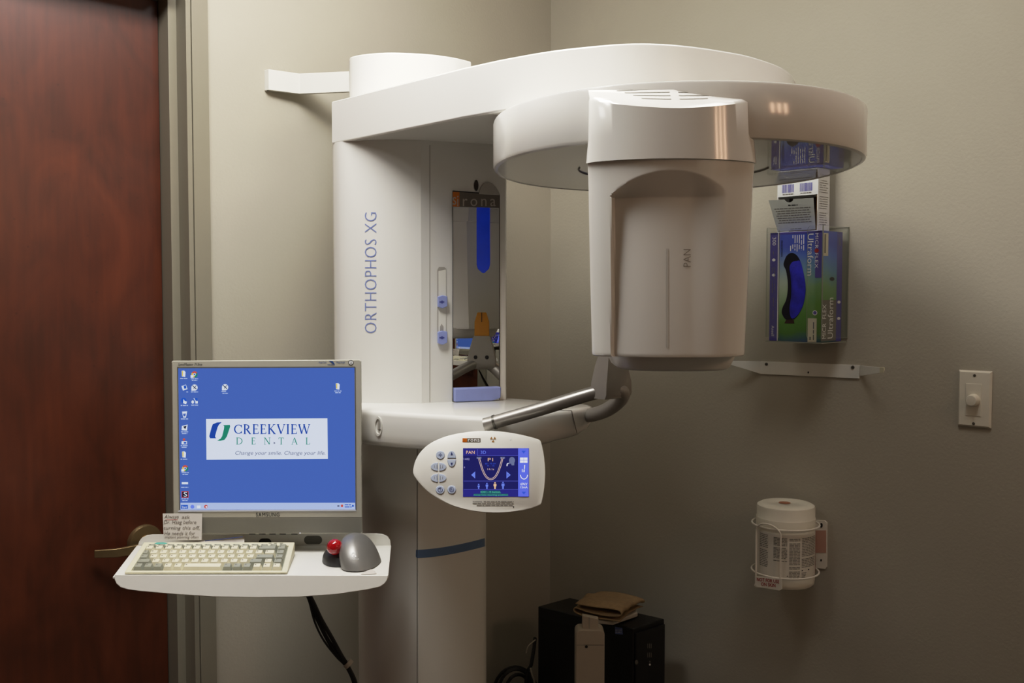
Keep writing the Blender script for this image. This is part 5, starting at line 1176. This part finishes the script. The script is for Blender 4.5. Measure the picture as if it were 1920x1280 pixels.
tag(cl_o, 'folded tan cloth lying on top of the computer tower', 'cloth')
# cables beside the tower
cc_ = thing('coiled_cables', 'dark coiled cables with one white wire left of the computer tower', 'cables', (U(985, 1280, 2.6).x, 2.6, 0))
for k_, (x, y, rx_, ry_, yy) in enumerate(((968, 1300, 34, 46, 2.58), (972, 1302, 25, 38, 2.6), (966, 1306, 42, 56, 2.62))):
    pts = [U(x + rx_ * math.cos(a), y - ry_ * math.sin(a), yy + 0.01 * math.sin(2 * a)) for a in [math.pi * 2 * i / 28 for i in range(29)]]
    m = MB(); m.tube(pts, 0.0048, 'cable_black', n=8); m.build('cable', cc_)
m = MB(); m.tube(smooth_path([U(1003, 1196, 2.63), U(1001, 1215, 2.6), U(996, 1245, 2.58), U(985, 1300, 2.58), U(980, 1600, 2.6), Vector((U(980, 1600, 2.6).x, 2.6, 0.006))], 6), 0.005, 'cable_black', n=8); m.build('cable', cc_)
m = MB(); m.tube(smooth_path([U(1004, 1199, 2.61), U(998, 1204, 2.61), U(990, 1212, 2.6), U(987, 1224, 2.595)], 6), 0.0018, 'cable_white', n=8); m.build('white_wire', cc_)
m = MB(); m.tube(smooth_path([U(995, 1252, 2.57), U(998, 1266, 2.57), U(1003, 1290, 2.58), U(1002, 1400, 2.6)], 6), 0.0028, 'cable_white', n=8); m.build('white_wire', cc_)
# ================================================================ light and camera
def area(name, loc, size, power, col, target, sizey=None, spread=180):
    l = bpy.data.lights.new(name, 'AREA'); l.energy = power; l.color = col; l.size = size
    if sizey: l.shape = 'RECTANGLE'; l.size_y = sizey
    l.spread = math.radians(spread)
    o = bpy.data.objects.new(name, l); C.objects.link(o); o.location = loc
    o.rotation_euler = (Vector(target) - Vector(loc)).to_track_quat('-Z', 'Y').to_euler(); return o
def overhead_area(name, a, b, sa, sb, power, col=(1.0, 0.985, 0.96), tilt=0):  # rectangular area light at ceiling height, for the fixture and added fills
    P = AB(a, b, HC - 0.03); k = area(name, P, sa, power, col, P - EZ, sizey=sb); k.rotation_euler = (0, math.radians(tilt), math.atan2(AV.y, AV.x)); return k
overhead_area('ceiling_light', 0.76, 1.50, 0.6, 0.8, 36, tilt=18)
overhead_area('right_wall_fill', 1.45, 0.75, 0.4, 0.4, 5)  # added light, no fixture: lifts the right wall in the ring's shadow
area('front_fill_left', (-1.05, 0.95, HC - 0.06), 0.4, 3.4, (1.0, 0.985, 0.96), (-0.9, 1.1, 0), sizey=0.4)  # added fill for front-facing parts on the left, no fixture there
overhead_area('corner_fill', 0.6, 1.0, 0.4, 0.4, 3)  # added weak fill towards the right wall, not a real lamp
for i in range(3):
    area('side_tube', AB(3.05, 0.62 + 0.15 * i, 2.0), 0.02, 1.1, (1.0, 0.62, 0.42), (0.3, 1.5, 1.6), sizey=0.25)
P = AB(2.95, 1.0, HC - 0.05)
area('opposite_wall_wash', P, 0.25, 5, (1.0, 0.84, 0.68), P + AV * 0.3 - EZ * 0.9, sizey=0.5, spread=110)  # added wash to brighten the opposite wall seen in the mirror
w = bpy.data.worlds.new('world'); bpy.context.scene.world = w; w.use_nodes = True
w.node_tree.nodes['Background'].inputs['Color'].default_value = (0.9, 0.85, 0.75, 1); w.node_tree.nodes['Background'].inputs['Strength'].default_value = 0.05
cam = bpy.data.cameras.new('camera'); co = bpy.data.objects.new('camera', cam); C.objects.link(co)
cam.sensor_width = 36; cam.lens = 36 * F_ / W_; cam.clip_start = 0.02
co.location = CAM; co.rotation_euler = (math.pi / 2 - PITCH, 0, 0)
bpy.context.scene.camera = co
vs_ = bpy.context.scene.view_settings; vs_.view_transform = 'Standard'; vs_.look = 'None'; vs_.exposure = 0.0

vs_.use_curve_mapping = True
cm_ = vs_.curve_mapping; cm_.white_level = (2, 2, 2); c_ = cm_.curves[3]
for x, y in ((0.02, 0.033), (0.05, 0.088), (0.1, 0.187), (0.2, 0.40), (0.35, 0.645), (0.5, 0.79), (0.75, 0.92)): c_.points.new(x, y)
cm_.update()
